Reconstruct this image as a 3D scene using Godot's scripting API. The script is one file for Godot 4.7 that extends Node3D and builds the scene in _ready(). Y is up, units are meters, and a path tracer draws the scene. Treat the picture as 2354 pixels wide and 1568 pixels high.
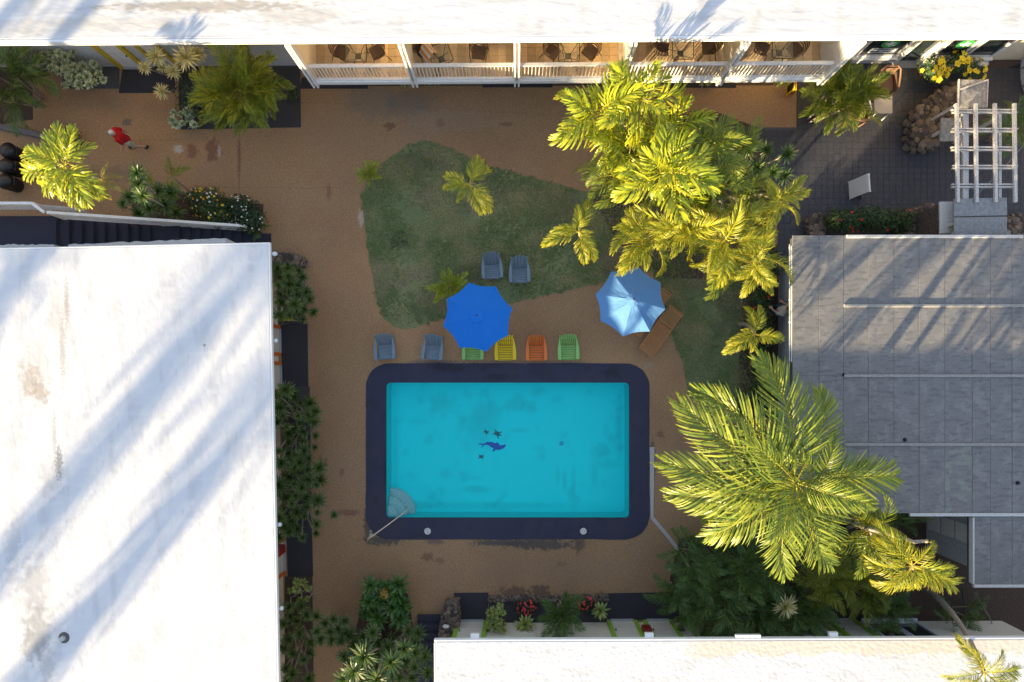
extends Node3D
# A motel courtyard seen from straight above: pool, lawn, palms and four white- and grey-roofed wings, low sun from the lower left.
# The plan was measured on a 2354 x 1568 grid: g(px, py, h) turns a grid point at height h into metres.
const EYE := 25.7
const F := 1569.0
const NX := 1186.0
const NY := 868.0

var names := {}
var mats := {}
var fronds := {}
var rng := RandomNumberGenerator.new()

class Shape:
	var v := PackedVector3Array()
	var n := PackedVector3Array()
	var c := PackedColorArray()
	var col := Color(1, 1, 1)
	func tri(a: Vector3, b: Vector3, d: Vector3) -> void:
		var q := (d - a).cross(b - a).normalized()
		v.push_back(a); v.push_back(b); v.push_back(d)
		for k in 3:
			n.push_back(q); c.push_back(col)
	func tri_out(a: Vector3, b: Vector3, d: Vector3, out: Vector3) -> void:
		if (d - a).cross(b - a).dot(out) >= 0.0:
			tri(a, b, d)
		else:
			tri(a, d, b)
	func quad_out(a: Vector3, b: Vector3, d: Vector3, e: Vector3, out: Vector3) -> void:
		tri_out(a, b, d, out); tri_out(a, d, e, out)
	func box(mid: Vector3, size: Vector3, turn := Basis.IDENTITY) -> void:
		var h := size * 0.5
		var p := []
		for i in 8:
			p.push_back(mid + turn * Vector3(h.x if i & 1 else -h.x, h.y if i & 2 else -h.y, h.z if i & 4 else -h.z))
		quad_out(p[0], p[2], p[6], p[4], -turn.x); quad_out(p[1], p[3], p[7], p[5], turn.x)
		quad_out(p[0], p[1], p[5], p[4], -turn.y); quad_out(p[2], p[3], p[7], p[6], turn.y)
		quad_out(p[0], p[1], p[3], p[2], -turn.z); quad_out(p[4], p[5], p[7], p[6], turn.z)
	# a board whose long top edges are chamfered
	func board(mid: Vector3, size: Vector3, turn := Basis.IDENTITY, cut := 0.006) -> void:
		var x := size.x * 0.5
		var y := size.y * 0.5
		var z := size.z * 0.5
		var lo := [Vector3(-x, -y, -z), Vector3(x, -y, -z), Vector3(x, -y, z), Vector3(-x, -y, z)]
		var mi := [Vector3(-x, y - cut, -z), Vector3(x, y - cut, -z), Vector3(x, y - cut, z), Vector3(-x, y - cut, z)]
		var hi := [Vector3(cut - x, y, cut - z), Vector3(x - cut, y, cut - z), Vector3(x - cut, y, z - cut), Vector3(cut - x, y, z - cut)]
		for r in [lo, mi, hi]:
			for i in 4:
				r[i] = mid + turn * r[i]
		for i in 4:
			var j := (i + 1) % 4
			var out: Vector3 = (lo[i] + lo[j]) * 0.5 - (lo[0] + lo[2]) * 0.5
			quad_out(lo[i], lo[j], mi[j], mi[i], out)
			quad_out(mi[i], mi[j], hi[j], hi[i], out + turn.y * 0.3)
		quad_out(lo[0], lo[1], lo[2], lo[3], -turn.y)
		quad_out(hi[0], hi[1], hi[2], hi[3], turn.y)
	func tube(pts: Array, radii: Array, sides := 6, closed := true) -> void:
		var rings := []
		var last := Vector3.UP if absf(((pts[1] as Vector3) - (pts[0] as Vector3)).normalized().y) < 0.9 else Vector3.RIGHT
		for i in pts.size():
			var d: Vector3 = ((pts[mini(i + 1, pts.size() - 1)] as Vector3) - (pts[maxi(i - 1, 0)] as Vector3)).normalized()
			var s := d.cross(last).normalized()
			if s.length() < 0.5:
				s = d.cross(Vector3(0.3, 0.5, 0.8)).normalized()
			var u := s.cross(d).normalized()
			last = u
			var ring := []
			for k in sides:
				var a := TAU * k / sides
				ring.push_back(s * cos(a) + u * sin(a))
			rings.push_back(ring)
		for i in pts.size() - 1:
			var ra: float = radii[mini(i, radii.size() - 1)]
			var rb: float = radii[mini(i + 1, radii.size() - 1)]
			for k in sides:
				var k2 := (k + 1) % sides
				var na: Vector3 = rings[i][k]; var nb: Vector3 = rings[i][k2]
				var nc: Vector3 = rings[i + 1][k]; var nd: Vector3 = rings[i + 1][k2]
				var a: Vector3 = pts[i] + na * ra; var b: Vector3 = pts[i] + nb * ra
				var cc: Vector3 = pts[i + 1] + nc * rb; var d: Vector3 = pts[i + 1] + nd * rb
				put(a, na, b, nb, d, nd); put(a, na, d, nd, cc, nc)
		if closed:
			for e in [0, pts.size() - 1]:
				var r: float = radii[mini(e, radii.size() - 1)]
				var out: Vector3 = (pts[0] - pts[1]) if e == 0 else (pts[e] - pts[e - 1])
				for k in range(1, sides - 1):
					tri_out(pts[e] + rings[e][0] * r, pts[e] + rings[e][k] * r, pts[e] + rings[e][k + 1] * r, out)
	func put(a: Vector3, na: Vector3, b: Vector3, nb: Vector3, d: Vector3, nd: Vector3) -> void:
		if (d - a).cross(b - a).dot(na + nb + nd) < 0.0:
			var t := b; b = d; d = t
			t = nb; nb = nd; nd = t
		v.push_back(a); v.push_back(b); v.push_back(d)
		n.push_back(na); n.push_back(nb); n.push_back(nd)
		for k in 3:
			c.push_back(col)
	func sheet(poly: PackedVector2Array, y: float) -> void:
		var t := Geometry2D.triangulate_polygon(poly)
		for i in range(0, t.size(), 3):
			tri_out(Vector3(poly[t[i]].x, y, poly[t[i]].y), Vector3(poly[t[i + 1]].x, y, poly[t[i + 1]].y), Vector3(poly[t[i + 2]].x, y, poly[t[i + 2]].y), Vector3.UP)
	func prism(poly: PackedVector2Array, y0: float, y1: float, cut := 0.0) -> void:
		var top := poly
		if cut > 0.0:
			var off := Geometry2D.offset_polygon(poly, -cut)
			if off.size() == 1 and off[0].size() == poly.size():
				top = off[0]
				# offset may start elsewhere: line the rings up
				var best := 0
				for k in top.size():
					if top[k].distance_to(poly[0]) < top[best].distance_to(poly[0]):
						best = k
				var r := PackedVector2Array()
				for k in top.size():
					r.push_back(top[(k + best) % top.size()])
				top = r
		sheet(top, y1)
		var flip := Geometry2D.is_polygon_clockwise(poly)
		for i in poly.size():
			var j := (i + 1) % poly.size()
			var e := poly[j] - poly[i]
			var o := Vector3(-e.y, 0, e.x) * (1.0 if flip else -1.0)
			var ys := y1 - (cut if top != poly else 0.0)
			quad_out(Vector3(poly[i].x, y0, poly[i].y), Vector3(poly[j].x, y0, poly[j].y), Vector3(poly[j].x, ys, poly[j].y), Vector3(poly[i].x, ys, poly[i].y), o)
			if top != poly:
				quad_out(Vector3(poly[i].x, ys, poly[i].y), Vector3(poly[j].x, ys, poly[j].y), Vector3(top[j].x, y1, top[j].y), Vector3(top[i].x, y1, top[i].y), o + Vector3.UP * o.length())
		var t := Geometry2D.triangulate_polygon(poly)
		for i in range(0, t.size(), 3):
			tri_out(Vector3(poly[t[i]].x, y0, poly[t[i]].y), Vector3(poly[t[i + 1]].x, y0, poly[t[i + 1]].y), Vector3(poly[t[i + 2]].x, y0, poly[t[i + 2]].y), Vector3.DOWN)
	func dome(mid: Vector3, r: Vector3, rows := 5, cols := 10, low := -1.0) -> void:
		for i in rows:
			for k in cols:
				var q := []
				for w in [[i, k], [i, k + 1], [i + 1, k + 1], [i + 1, k]]:
					var la: float = lerpf(asin(low), PI / 2, float(w[0]) / rows)
					var lo: float = TAU * w[1] / cols
					q.push_back(Vector3(cos(la) * cos(lo), sin(la), cos(la) * sin(lo)))
				put(mid + q[0] * r, q[0], mid + q[1] * r, q[1], mid + q[2] * r, q[2])
				if i < rows - 1:
					put(mid + q[0] * r, q[0], mid + q[2] * r, q[2], mid + q[3] * r, q[3])
	func mesh(rect := Rect2()) -> ArrayMesh:
		var a := []
		a.resize(Mesh.ARRAY_MAX)
		a[Mesh.ARRAY_VERTEX] = v
		a[Mesh.ARRAY_NORMAL] = n
		a[Mesh.ARRAY_COLOR] = c
		if rect.size.x > 0.0:
			var uv := PackedVector2Array()
			uv.resize(v.size())
			for i in v.size():
				uv[i] = Vector2((v[i].x - rect.position.x) / rect.size.x, (v[i].z - rect.position.y) / rect.size.y)
			a[Mesh.ARRAY_TEX_UV] = uv
		var m := ArrayMesh.new()
		m.add_surface_from_arrays(Mesh.PRIMITIVE_TRIANGLES, a)
		return m

# ---------------------------------------------------------------- helpers
func g(px: float, py: float, h := 0.0) -> Vector3:
	return Vector3((px - NX) * (EYE - h) / F, h, (py - NY) * (EYE - h) / F)
func g2(px: float, py: float, h := 0.0) -> Vector2:
	return Vector2((px - NX) * (EYE - h) / F, (py - NY) * (EYE - h) / F)
func poly(list: Array, h := 0.0) -> PackedVector2Array:
	var p := PackedVector2Array()
	for i in range(0, list.size(), 2):
		p.push_back(g2(list[i], list[i + 1], h))
	return p
func rect(x0: float, z0: float, x1: float, z1: float) -> PackedVector2Array:
	return PackedVector2Array([Vector2(x0, z0), Vector2(x1, z0), Vector2(x1, z1), Vector2(x0, z1)])
func round_rect(x0: float, z0: float, x1: float, z1: float, r: float, steps := 8) -> PackedVector2Array:
	var p := PackedVector2Array()
	for q in [[x1 - r, z0 + r, -PI / 2], [x1 - r, z1 - r, 0.0], [x0 + r, z1 - r, PI / 2], [x0 + r, z0 + r, PI]]:
		for k in steps + 1:
			var a: float = q[2] + PI / 2 * k / steps
			p.push_back(Vector2(q[0] + cos(a) * r, q[1] + sin(a) * r))
	return p
func shift(p: PackedVector2Array, by: Vector3) -> PackedVector2Array:
	var q := PackedVector2Array()
	for a in p:
		q.push_back(a - Vector2(by.x, by.z))
	return q
func numbered(called: String) -> String:
	var k: int = names.get(called, 0)
	names[called] = k + 1
	return called if k == 0 else "%s_%03d" % [called, k]
func thing(called: String, label: String, category: String, at := Vector3.ZERO, turn := 0.0, group := "") -> Node3D:
	var o := Node3D.new()
	o.name = numbered(called)
	add_child(o)
	o.position = at
	o.rotation.y = turn
	tag(o, label, category, group)
	return o
func tag(o: Node3D, label: String, category: String, group := "") -> void:
	o.set_meta("label", label)
	o.set_meta("category", category)
	if group != "":
		o.set_meta("group", group)
func part(called: String, what, m: Material, parent: Node3D, at := Transform3D.IDENTITY) -> MeshInstance3D:
	var o := MeshInstance3D.new()
	o.name = called
	o.mesh = what.mesh() if what is Shape else what
	o.material_override = m
	o.transform = at
	parent.add_child(o, true)
	return o
func solo(called: String, what, m: Material, label: String, category: String, at := Vector3.ZERO, group := "") -> MeshInstance3D:
	var o := MeshInstance3D.new()
	o.name = numbered(called)
	o.mesh = what.mesh() if what is Shape else what
	o.material_override = m
	o.position = at
	add_child(o)
	tag(o, label, category, group)
	return o
func struct(called: String, what, m: Material) -> MeshInstance3D:
	var o := MeshInstance3D.new()
	o.name = numbered(called)
	o.mesh = what.mesh() if what is Shape else what
	o.material_override = m
	add_child(o)
	o.set_meta("kind", "structure")
	return o
func copy(o: Node3D, at: Vector3, turn: float, label: String, group := "") -> Node3D:
	var base := String(o.name)
	if base.length() > 4 and base[base.length() - 4] == "_" and base.right(3).is_valid_int():
		base = base.left(base.length() - 4)
	var d: Node3D = o.duplicate()
	d.name = numbered(base)
	add_child(d)
	d.position = at
	d.rotation.y = turn
	d.set_meta("label", label)
	if group != "":
		d.set_meta("group", group)
	return d
func lin(r: float, gr: float, b: float) -> Color:
	return Color(r, gr, b).linear_to_srgb()
func mat(key: String, color: Color, rough := 0.8, metal := 0.0) -> StandardMaterial3D:
	if mats.has(key):
		return mats[key]
	var m := StandardMaterial3D.new()
	m.resource_name = key
	m.albedo_color = color
	m.roughness = rough
	m.metallic = metal
	mats[key] = m
	return m
func vmat(key: String, rough := 0.6, back := Color(0, 0, 0), spec := 0.5) -> StandardMaterial3D:
	if mats.has(key):
		return mats[key]
	var m := StandardMaterial3D.new()
	m.resource_name = key
	m.vertex_color_use_as_albedo = true
	m.roughness = rough
	m.metallic_specular = spec
	m.cull_mode = BaseMaterial3D.CULL_DISABLED
	if back != Color(0, 0, 0):
		m.backlight_enabled = true
		m.backlight = back
	mats[key] = m
	return m

# ---------------------------------------------------------------- computed surfaces
func noise(sd: int, freq: float, octaves := 4, kind := FastNoiseLite.TYPE_SIMPLEX_SMOOTH) -> FastNoiseLite:
	var f := FastNoiseLite.new()
	f.seed = sd
	f.frequency = freq
	f.noise_type = kind
	f.fractal_octaves = octaves
	return f
func blank(w: int, h: int, color: Color) -> Image:
	var im := Image.create_empty(w, h, false, Image.FORMAT_RGBA8)
	im.fill(color)
	return im
# lays a colour over an image where a noise runs from lo to hi; w0 x h0 cells stretch over the whole image
func layer(im: Image, color: Color, sd: int, w0: int, h0: int, freq: float, lo: float, hi: float, strength: float, octaves := 4) -> void:
	var src := noise(sd, freq, octaves).get_image(w0, h0, false, false, false)
	src.convert(Image.FORMAT_L8)
	var a := src.get_data()
	var out := PackedByteArray()
	out.resize(w0 * h0 * 4)
	var cr := int(color.r * 255); var cg := int(color.g * 255); var cb := int(color.b * 255)
	var table := PackedByteArray()
	for i in 256:
		table.push_back(int(255.0 * strength * smoothstep(lo, hi, i / 255.0)))
	for i in w0 * h0:
		var k := i * 4
		out[k] = cr; out[k + 1] = cg; out[k + 2] = cb; out[k + 3] = table[a[i]]
	var l := Image.create_from_data(w0, h0, false, Image.FORMAT_RGBA8, out)
	if w0 != im.get_width() or h0 != im.get_height():
		l.resize(im.get_width(), im.get_height(), Image.INTERPOLATE_CUBIC)
	im.blend_rect(l, Rect2i(0, 0, im.get_width(), im.get_height()), Vector2i.ZERO)
# one stain with a ragged outline, in image pixels
func blot(im: Image, x: float, y: float, rx: float, ry: float, color: Color, strength: float, sd: int, ragged := 0.7, hard := 0.25) -> void:
	var f := noise(sd, 0.9 / maxf(minf(rx, ry), 3.0), 3)
	for j in range(maxi(0, int(y - ry * 1.6)), mini(im.get_height(), int(y + ry * 1.6) + 1)):
		for i in range(maxi(0, int(x - rx * 1.6)), mini(im.get_width(), int(x + rx * 1.6) + 1)):
			var d := sqrt(pow((i - x) / rx, 2) + pow((j - y) / ry, 2)) + f.get_noise_2d(i, j) * ragged
			var a := strength * (1.0 - smoothstep(1.0 - hard, 1.0 + hard, d))
			if a > 0.01:
				im.set_pixel(i, j, im.get_pixel(i, j).lerp(color, a))
func textured(key: String, im: Image, rough: float, bump: Image = null, depth := 0.5, tri_scale := 0.0) -> StandardMaterial3D:
	var m := StandardMaterial3D.new()
	m.resource_name = key
	m.albedo_texture = ImageTexture.create_from_image(im)
	m.roughness = rough
	if bump != null:
		m.heightmap_enabled = true
		m.heightmap_texture = ImageTexture.create_from_image(bump)
		m.heightmap_scale = depth
	if tri_scale > 0.0:
		m.uv1_triplanar = true
		m.uv1_world_triplanar = true
		m.uv1_scale = Vector3.ONE * tri_scale
	mats[key] = m
	return m
# small seamless grain: two colours mixed by noise
func grain(key: String, a: Color, b: Color, sd: int, freq: float, scale: float, rough := 0.85, size := 256, depth := 0.0) -> StandardMaterial3D:
	if mats.has(key):
		return mats[key]
	var src := noise(sd, freq, 4).get_seamless_image(size, size)
	src.convert(Image.FORMAT_L8)
	var d := src.get_data()
	var out := PackedByteArray()
	out.resize(size * size * 3)
	for i in size * size:
		var cc := a.lerp(b, smoothstep(0.2, 0.8, d[i] / 255.0))
		out[i * 3] = int(cc.r * 255); out[i * 3 + 1] = int(cc.g * 255); out[i * 3 + 2] = int(cc.b * 255)
	return textured(key, Image.create_from_data(size, size, false, Image.FORMAT_RGB8, out), rough, src if depth > 0.0 else null, depth, scale)
# ---------------------------------------------------------------- plants
# a pinnate palm leaf one metre long, lying along +x, arching down by `droop`
func make_frond(sd: int, pairs: int, reach: float, wide: float, droop: float, green: Color, young: Color, tip: Color, tipped: float, blunt: float, rise := 0.45, sag := 0.7, curl := 0.0) -> ArrayMesh:
	var r := RandomNumberGenerator.new()
	r.seed = sd
	var s := Shape.new()
	var pts := []
	var tan := []
	var p := Vector3.ZERO
	var steps := 14
	var sway := r.randf_range(-0.45, 0.45) + curl
	for i in steps + 1:
		var t := float(i) / steps
		var a := -droop * pow(t, 1.5)
		var y := sway * t * t
		var d := Vector3(cos(a) * cos(y), sin(a), cos(a) * sin(y))
		pts.push_back(p)
		tan.push_back(d)
		p += d / steps
	s.col = young.lerp(Color(0.30, 0.22, 0.06), 0.35)
	s.tube(pts, [0.016, 0.015, 0.013, 0.012, 0.011, 0.010, 0.009, 0.008, 0.007, 0.006, 0.005, 0.004, 0.003, 0.003, 0.002], 4, false)
	for side: float in [-1.0, 1.0]:
		for k in pairs:
			var t := clampf((k + r.randf_range(-0.25, 0.25) + 0.5) / pairs * 0.88 + 0.12, 0.1, 0.995)
			if r.randf() < 0.035:
				continue
			var fi := t * steps
			var i := mini(int(fi), steps - 1)
			var at: Vector3 = (pts[i] as Vector3).lerp(pts[i + 1], fi - i)
			var d: Vector3 = (tan[i] as Vector3).lerp(tan[i + 1], fi - i).normalized()
			var out := Vector3.UP.cross(d).normalized() * side
			var up := d.cross(Vector3.UP.cross(d)).normalized()
			if up.y < 0.0:
				up = -up
			var len := reach * minf(1.0, 0.45 + t * 2.6) * (1.0 - 0.66 * pow(t, 2.6)) * r.randf_range(0.88, 1.08)
			var lean := lerpf(1.15, 0.38, pow(t, 0.9)) + r.randf_range(-0.1, 0.1)
			var lift := rise * r.randf_range(0.6, 1.25)
			var way := (d * cos(lean) + out * sin(lean)) * cos(lift) + up * sin(lift)
			var w := way.cross(up).normalized() * wide * 0.5
			if w.length() < wide * 0.2:
				w = d * wide * 0.5
			w = w.rotated(way, r.randf_range(-0.4, 0.4))
			var tone := r.randf_range(0.72, 1.28)
			var base := green.lerp(young, clampf(r.randf() * 0.62, 0, 1)) * tone
			base.a = 1
			s.col = base
			var fall := sag * r.randf_range(0.7, 1.35)
			var from := at
			var half := 0.5
			var ends := [[0.30, 1.0], [0.30, 0.95], [0.24, 0.7]]
			for q in ends:
				var to: Vector3 = from + way * len * q[0]
				s.tri(from - w * half, from + w * half, to + w * q[1])
				s.tri(from - w * half, to + w * q[1], to - w * q[1])
				from = to
				half = q[1]
				way = (way + Vector3.DOWN * fall * 0.42).normalized()
			if r.randf() < tipped:
				s.col = base.lerp(tip, r.randf_range(0.5, 1.0))
			var e := from + way * len * 0.16
			s.tri(from - w * half, from + w * half, e + w * blunt)
			if blunt > 0.05:
				s.tri(from - w * half, e + w * blunt, e - w * blunt * 0.6 - way * len * 0.05)
	return s.mesh()

# a head of strap leaves of radius one metre
func make_head(sd: int, count: int, wide: float, a: Color, b: Color, low: float, arch: float, edge := 0.0) -> ArrayMesh:
	var r := RandomNumberGenerator.new()
	r.seed = sd
	var s := Shape.new()
	for k in count:
		var az := k * 2.39996 + r.randf_range(-0.2, 0.2)
		var el := lerpf(1.45, low, pow((k + 0.5) / count, 0.8)) + r.randf_range(-0.1, 0.1)
		var d := Vector3(cos(az) * cos(el), sin(el), sin(az) * cos(el))
		var side := Vector3(-sin(az), 0, cos(az))
		var len := r.randf_range(0.8, 1.08)
		var w := side * wide * r.randf_range(0.8, 1.2)
		var m1 := d * len * 0.4
		var d2 := (d + Vector3.DOWN * arch * r.randf_range(0.5, 1.4)).normalized()
		var m2 := m1 + d2 * len * 0.35
		var e := m2 + (d2 + Vector3.DOWN * arch).normalized() * len * 0.28
		var tone := r.randf_range(0.75, 1.25)
		s.col = a.lerp(b, r.randf()) * tone
		s.col.a = 1
		s.tri(-w * 0.6, w * 0.6, m1 + w); s.tri(-w * 0.6, m1 + w, m1 - w)
		s.tri(m1 - w, m1 + w, m2 + w * 0.7); s.tri(m1 - w, m2 + w * 0.7, m2 - w * 0.7)
		if edge > 0.0 and r.randf() < edge:
			s.col = s.col.lerp(Color(0.35, 0.14, 0.04), 0.6)
		s.tri(m2 - w * 0.7, m2 + w * 0.7, e)
	return s.mesh()

# a cloud of small leaves filling lobes [centre, radius]; leaves lie outwards and upwards
func make_foliage(sd: int, lobes: Array, count: int, size: float, a: Color, b: Color, slim := 0.5, flat := 0.0) -> ArrayMesh:
	var r := RandomNumberGenerator.new()
	r.seed = sd
	var s := Shape.new()
	var total := 0.0
	for l in lobes:
		total += l[1].x * l[1].y + l[1].x * l[1].z + l[1].z * l[1].y
	for l in lobes:
		var rad: Vector3 = l[1]
		var many := int(count * (rad.x * rad.y + rad.x * rad.z + rad.z * rad.y) / total)
		for k in many:
			var d := Vector3(r.randfn(), r.randfn(), r.randfn()).normalized()
			if d.y < -0.35:
				d.y = -d.y
			var depth := 1.0 - pow(r.randf(), 1.8) * 0.55
			var bump := 1.0 + 0.16 * sin(d.x * 7.0 + sd) * cos(d.z * 6.0 + d.y * 5.0 + sd * 0.7)
			var at: Vector3 = l[0] + d * rad * depth * bump
			var nrm := (d + Vector3(r.randfn(), r.randfn() + flat, r.randfn()) * 0.45).normalized()
			var along := nrm.cross(Vector3(r.randfn(), r.randfn(), r.randfn())).normalized()
			if along.length() < 0.5:
				continue
			var side := nrm.cross(along)
			var ln := size * r.randf_range(0.6, 1.3)
			var w := ln * slim * 0.5
			var fold := nrm * w * 0.35
			s.col = a.lerp(b, r.randf()) * r.randf_range(0.8, 1.2)
			s.col.a = 1
			var p0 := at - along * ln * 0.5
			var p1 := at + along * ln * 0.5 - nrm * ln * 0.12
			var mid := at + along * ln * 0.05 - fold
			s.tri(p0, mid + side * w + fold, p1)
			s.tri(p0, p1, mid - side * w + fold)
	return s.mesh()

func make_flower(sd: int, petals: int, color: Color, heart: Color) -> ArrayMesh:
	var r := RandomNumberGenerator.new()
	r.seed = sd
	var s := Shape.new()
	for k in petals:
		var az := TAU * k / petals + r.randf_range(-0.15, 0.15)
		var d := Vector3(cos(az), 0.35, sin(az))
		var side := Vector3(-sin(az), 0, cos(az)) * 0.42
		s.col = color * r.randf_range(0.85, 1.15)
		s.col.a = 1
		s.tri(Vector3.ZERO, d * 0.55 + side, d + Vector3.DOWN * 0.1)
		s.tri(Vector3.ZERO, d + Vector3.DOWN * 0.1, d * 0.55 - side)
	s.col = heart
	s.dome(Vector3(0, 0.12, 0), Vector3(0.16, 0.16, 0.16), 3, 6)
	return s.mesh()

func kinds() -> void:
	var tip := Color(0.42, 0.20, 0.03)
	# broad-leaved clumping palm, feather palm, coconut-like palm, dark undergrowth palm, areca
	var spec := {
		"broad": [21, 15, 0.50, 0.042, 1.0, Color(0.19, 0.26, 0.014), Color(0.64, 0.55, 0.022), tip, 0.10, 0.4, 0.50, 0.9],
		"feather": [31, 48, 0.36, 0.0135, 1.35, Color(0.16, 0.215, 0.014), Color(0.60, 0.48, 0.022), tip, 0.35, 0.1, 0.75, 1.0],
		"great": [41, 52, 0.36, 0.0125, 1.0, Color(0.11, 0.185, 0.026), Color(0.46, 0.45, 0.036), Color(0.34, 0.24, 0.08), 0.10, 0.1, 0.5, 0.95],
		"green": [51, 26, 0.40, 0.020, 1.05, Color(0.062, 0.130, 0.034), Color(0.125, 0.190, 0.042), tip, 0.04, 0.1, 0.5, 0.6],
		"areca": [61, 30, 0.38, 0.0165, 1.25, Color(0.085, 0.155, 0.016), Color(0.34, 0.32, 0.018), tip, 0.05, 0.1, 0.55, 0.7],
		"lime": [81, 24, 0.38, 0.022, 1.0, Color(0.20, 0.27, 0.026), Color(0.42, 0.42, 0.035), tip, 0.05, 0.1, 0.5, 0.5],
		"dry": [71, 30, 0.30, 0.015, 1.2, Color(0.18, 0.18, 0.035), Color(0.38, 0.28, 0.05), Color(0.42, 0.20, 0.035), 0.7, 0.1, 0.6, 0.9],
	}
	for k in spec:
		var a: Array = spec[k]
		fronds[k] = []
		for i in 6:
			fronds[k].push_back(make_frond(a[0] + i, a[1], a[2], a[3], a[4] * (0.75 + 0.1 * i), a[5], a[6], a[7], a[8], a[9], a[10], a[11], (i - 2.5) * 0.26))
	var heads := {
		"green": [101, 52, 0.058, Color(0.060, 0.115, 0.036), Color(0.135, 0.185, 0.055), -0.25, 0.18, 0.06],
		"gold": [121, 54, 0.065, Color(0.50, 0.48, 0.24), Color(0.72, 0.66, 0.36), -0.3, 0.2, 0.05],
		"silver": [141, 34, 0.16, Color(0.34, 0.42, 0.29), Color(0.58, 0.64, 0.46), 0.0, 0.15, 0.0],
		"lime": [151, 26, 0.12, Color(0.18, 0.26, 0.06), Color(0.40, 0.42, 0.15), -0.15, 0.3, 0.0],
		"strap": [161, 22, 0.11, Color(0.045, 0.125, 0.030), Color(0.10, 0.19, 0.045), -0.1, 0.4, 0.0],
	}
	for k in heads:
		var a: Array = heads[k]
		fronds["head_" + k] = []
		for i in 4:
			fronds["head_" + k].push_back(make_head(a[0] + i, a[1], a[2], a[3], a[4], a[5], a[6], a[7]))
	fronds["flower_yellow"] = [make_flower(1, 5, Color(0.72, 0.55, 0.02), Color(0.6, 0.3, 0.02))]
	fronds["flower_red"] = [make_flower(2, 6, Color(0.55, 0.03, 0.02), Color(0.5, 0.1, 0.02))]
	fronds["flower_white"] = [make_flower(3, 6, Color(0.70, 0.70, 0.62), Color(0.6, 0.55, 0.2))]
	fronds["flower_pink"] = [make_flower(4, 6, Color(0.62, 0.05, 0.07), Color(0.6, 0.3, 0.1))]
	fronds["flower_orange"] = [make_flower(5, 6, Color(0.70, 0.26, 0.02), Color(0.5, 0.15, 0.02))]

func leaf_mat() -> StandardMaterial3D:
	return vmat("leaf", 0.42, Color(0.56, 0.60, 0.20), 0.45)
func bark_mat() -> StandardMaterial3D:
	return grain("bark", lin(0.24, 0.20, 0.16), lin(0.42, 0.37, 0.31), 5, 0.03, 2.0, 0.9)

func leaf_at(kind: String, az: float, pitch: float, len: float, at: Vector3, parent: Node3D, roll := 0.0) -> void:
	var list: Array = fronds[kind]
	var b := Basis(Vector3.UP, -az) * Basis(Vector3.BACK, pitch) * Basis(Vector3.RIGHT, roll)
	part("frond", list[rng.randi() % list.size()], leaf_mat(), parent, Transform3D(b.scaled(Vector3.ONE * len), at))

# base and crown on the measuring grid; own: [[azimuth in degrees clockwise from right, length, pitch in degrees], ...]
func palm(label: String, group: String, base: Array, crown: Array, kind: String, count: int, len: float, own := [], trunk := 0.09, low := -20.0, high := 62.0, called := "palm_tree") -> Node3D:
	var foot := g(base[0], base[1])
	var top := g(crown[0], crown[1], crown[2]) - foot
	var t := thing(called, label, "palm", foot, 0.0, group)
	var s := Shape.new()
	var pts := []
	var radii := []
	for i in 9:
		var k := i / 8.0
		pts.push_back(Vector3(top.x * pow(k, 1.4), top.y * k - (0.05 if i == 0 else 0.0), top.z * pow(k, 1.4)))
		radii.push_back(trunk * lerpf(1.25, 0.75, k))
	s.tube(pts, radii, 8)
	part("trunk", s, bark_mat(), t)
	if own.size() > 0:
		for a in own:
			leaf_at(kind, deg_to_rad(a[0]), deg_to_rad(a[2]), a[1], top, t, rng.randf_range(-0.25, 0.25))
	else:
		var turn := rng.randf() * TAU
		for i in count:
			var k := (i + 0.5) / count
			var az := turn + i * 2.39996 + rng.randf_range(-0.6, 0.6)
			var pitch := deg_to_rad(lerpf(high, low, pow(k, 0.75)) + rng.randf_range(-16, 16))
			var off := Vector3(rng.randf_range(-0.22, 0.22), rng.randf_range(-0.35, 0.15), rng.randf_range(-0.22, 0.22))
			leaf_at(kind, az, pitch, len * rng.randf_range(0.65, 1.18), top + off, t, rng.randf_range(-0.9, 0.9))
	return t

# many-stemmed palm without a main trunk: leaves rise from a patch of ground on thin canes
func clump(label: String, group: String, px: float, py: float, h: float, spread: float, kind: String, count: int, len: float, high := 70.0, low := 5.0, called := "clump_palm") -> Node3D:
	var foot := g(px, py, h) * Vector3(1, 0, 1)
	var t := thing(called, label, "palm", foot, 0.0, group)
	var canes := maxi(3, count / 5)
	var tops := []
	for i in canes:
		var a := i * 2.4 + rng.randf()
		var rr := spread * sqrt((i + 0.4) / canes)
		var top := Vector3(cos(a) * rr, h * rng.randf_range(0.75, 1.05), sin(a) * rr)
		var b := Vector3(top.x * 0.35, -0.03, top.z * 0.35)
		var s := Shape.new()
		s.tube([b, b.lerp(top, 0.5), top], [0.035, 0.03, 0.02], 6)
		part("cane", s, bark_mat(), t)
		tops.push_back(top)
	for i in count:
		var top: Vector3 = tops[i % canes]
		var k := float(i / canes) / maxf(1.0, ceilf(float(count) / canes) - 1)
		var az := lerp_angle(i * 2.39996, atan2(top.z, top.x), 0.35 * k) + rng.randf_range(-0.3, 0.3)
		leaf_at(kind, az, deg_to_rad(lerpf(high, low, pow(k, 1.35)) + rng.randf_range(-12, 12)), len * rng.randf_range(0.75, 1.12), top, t, rng.randf_range(-0.4, 0.4))
	return t

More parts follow.
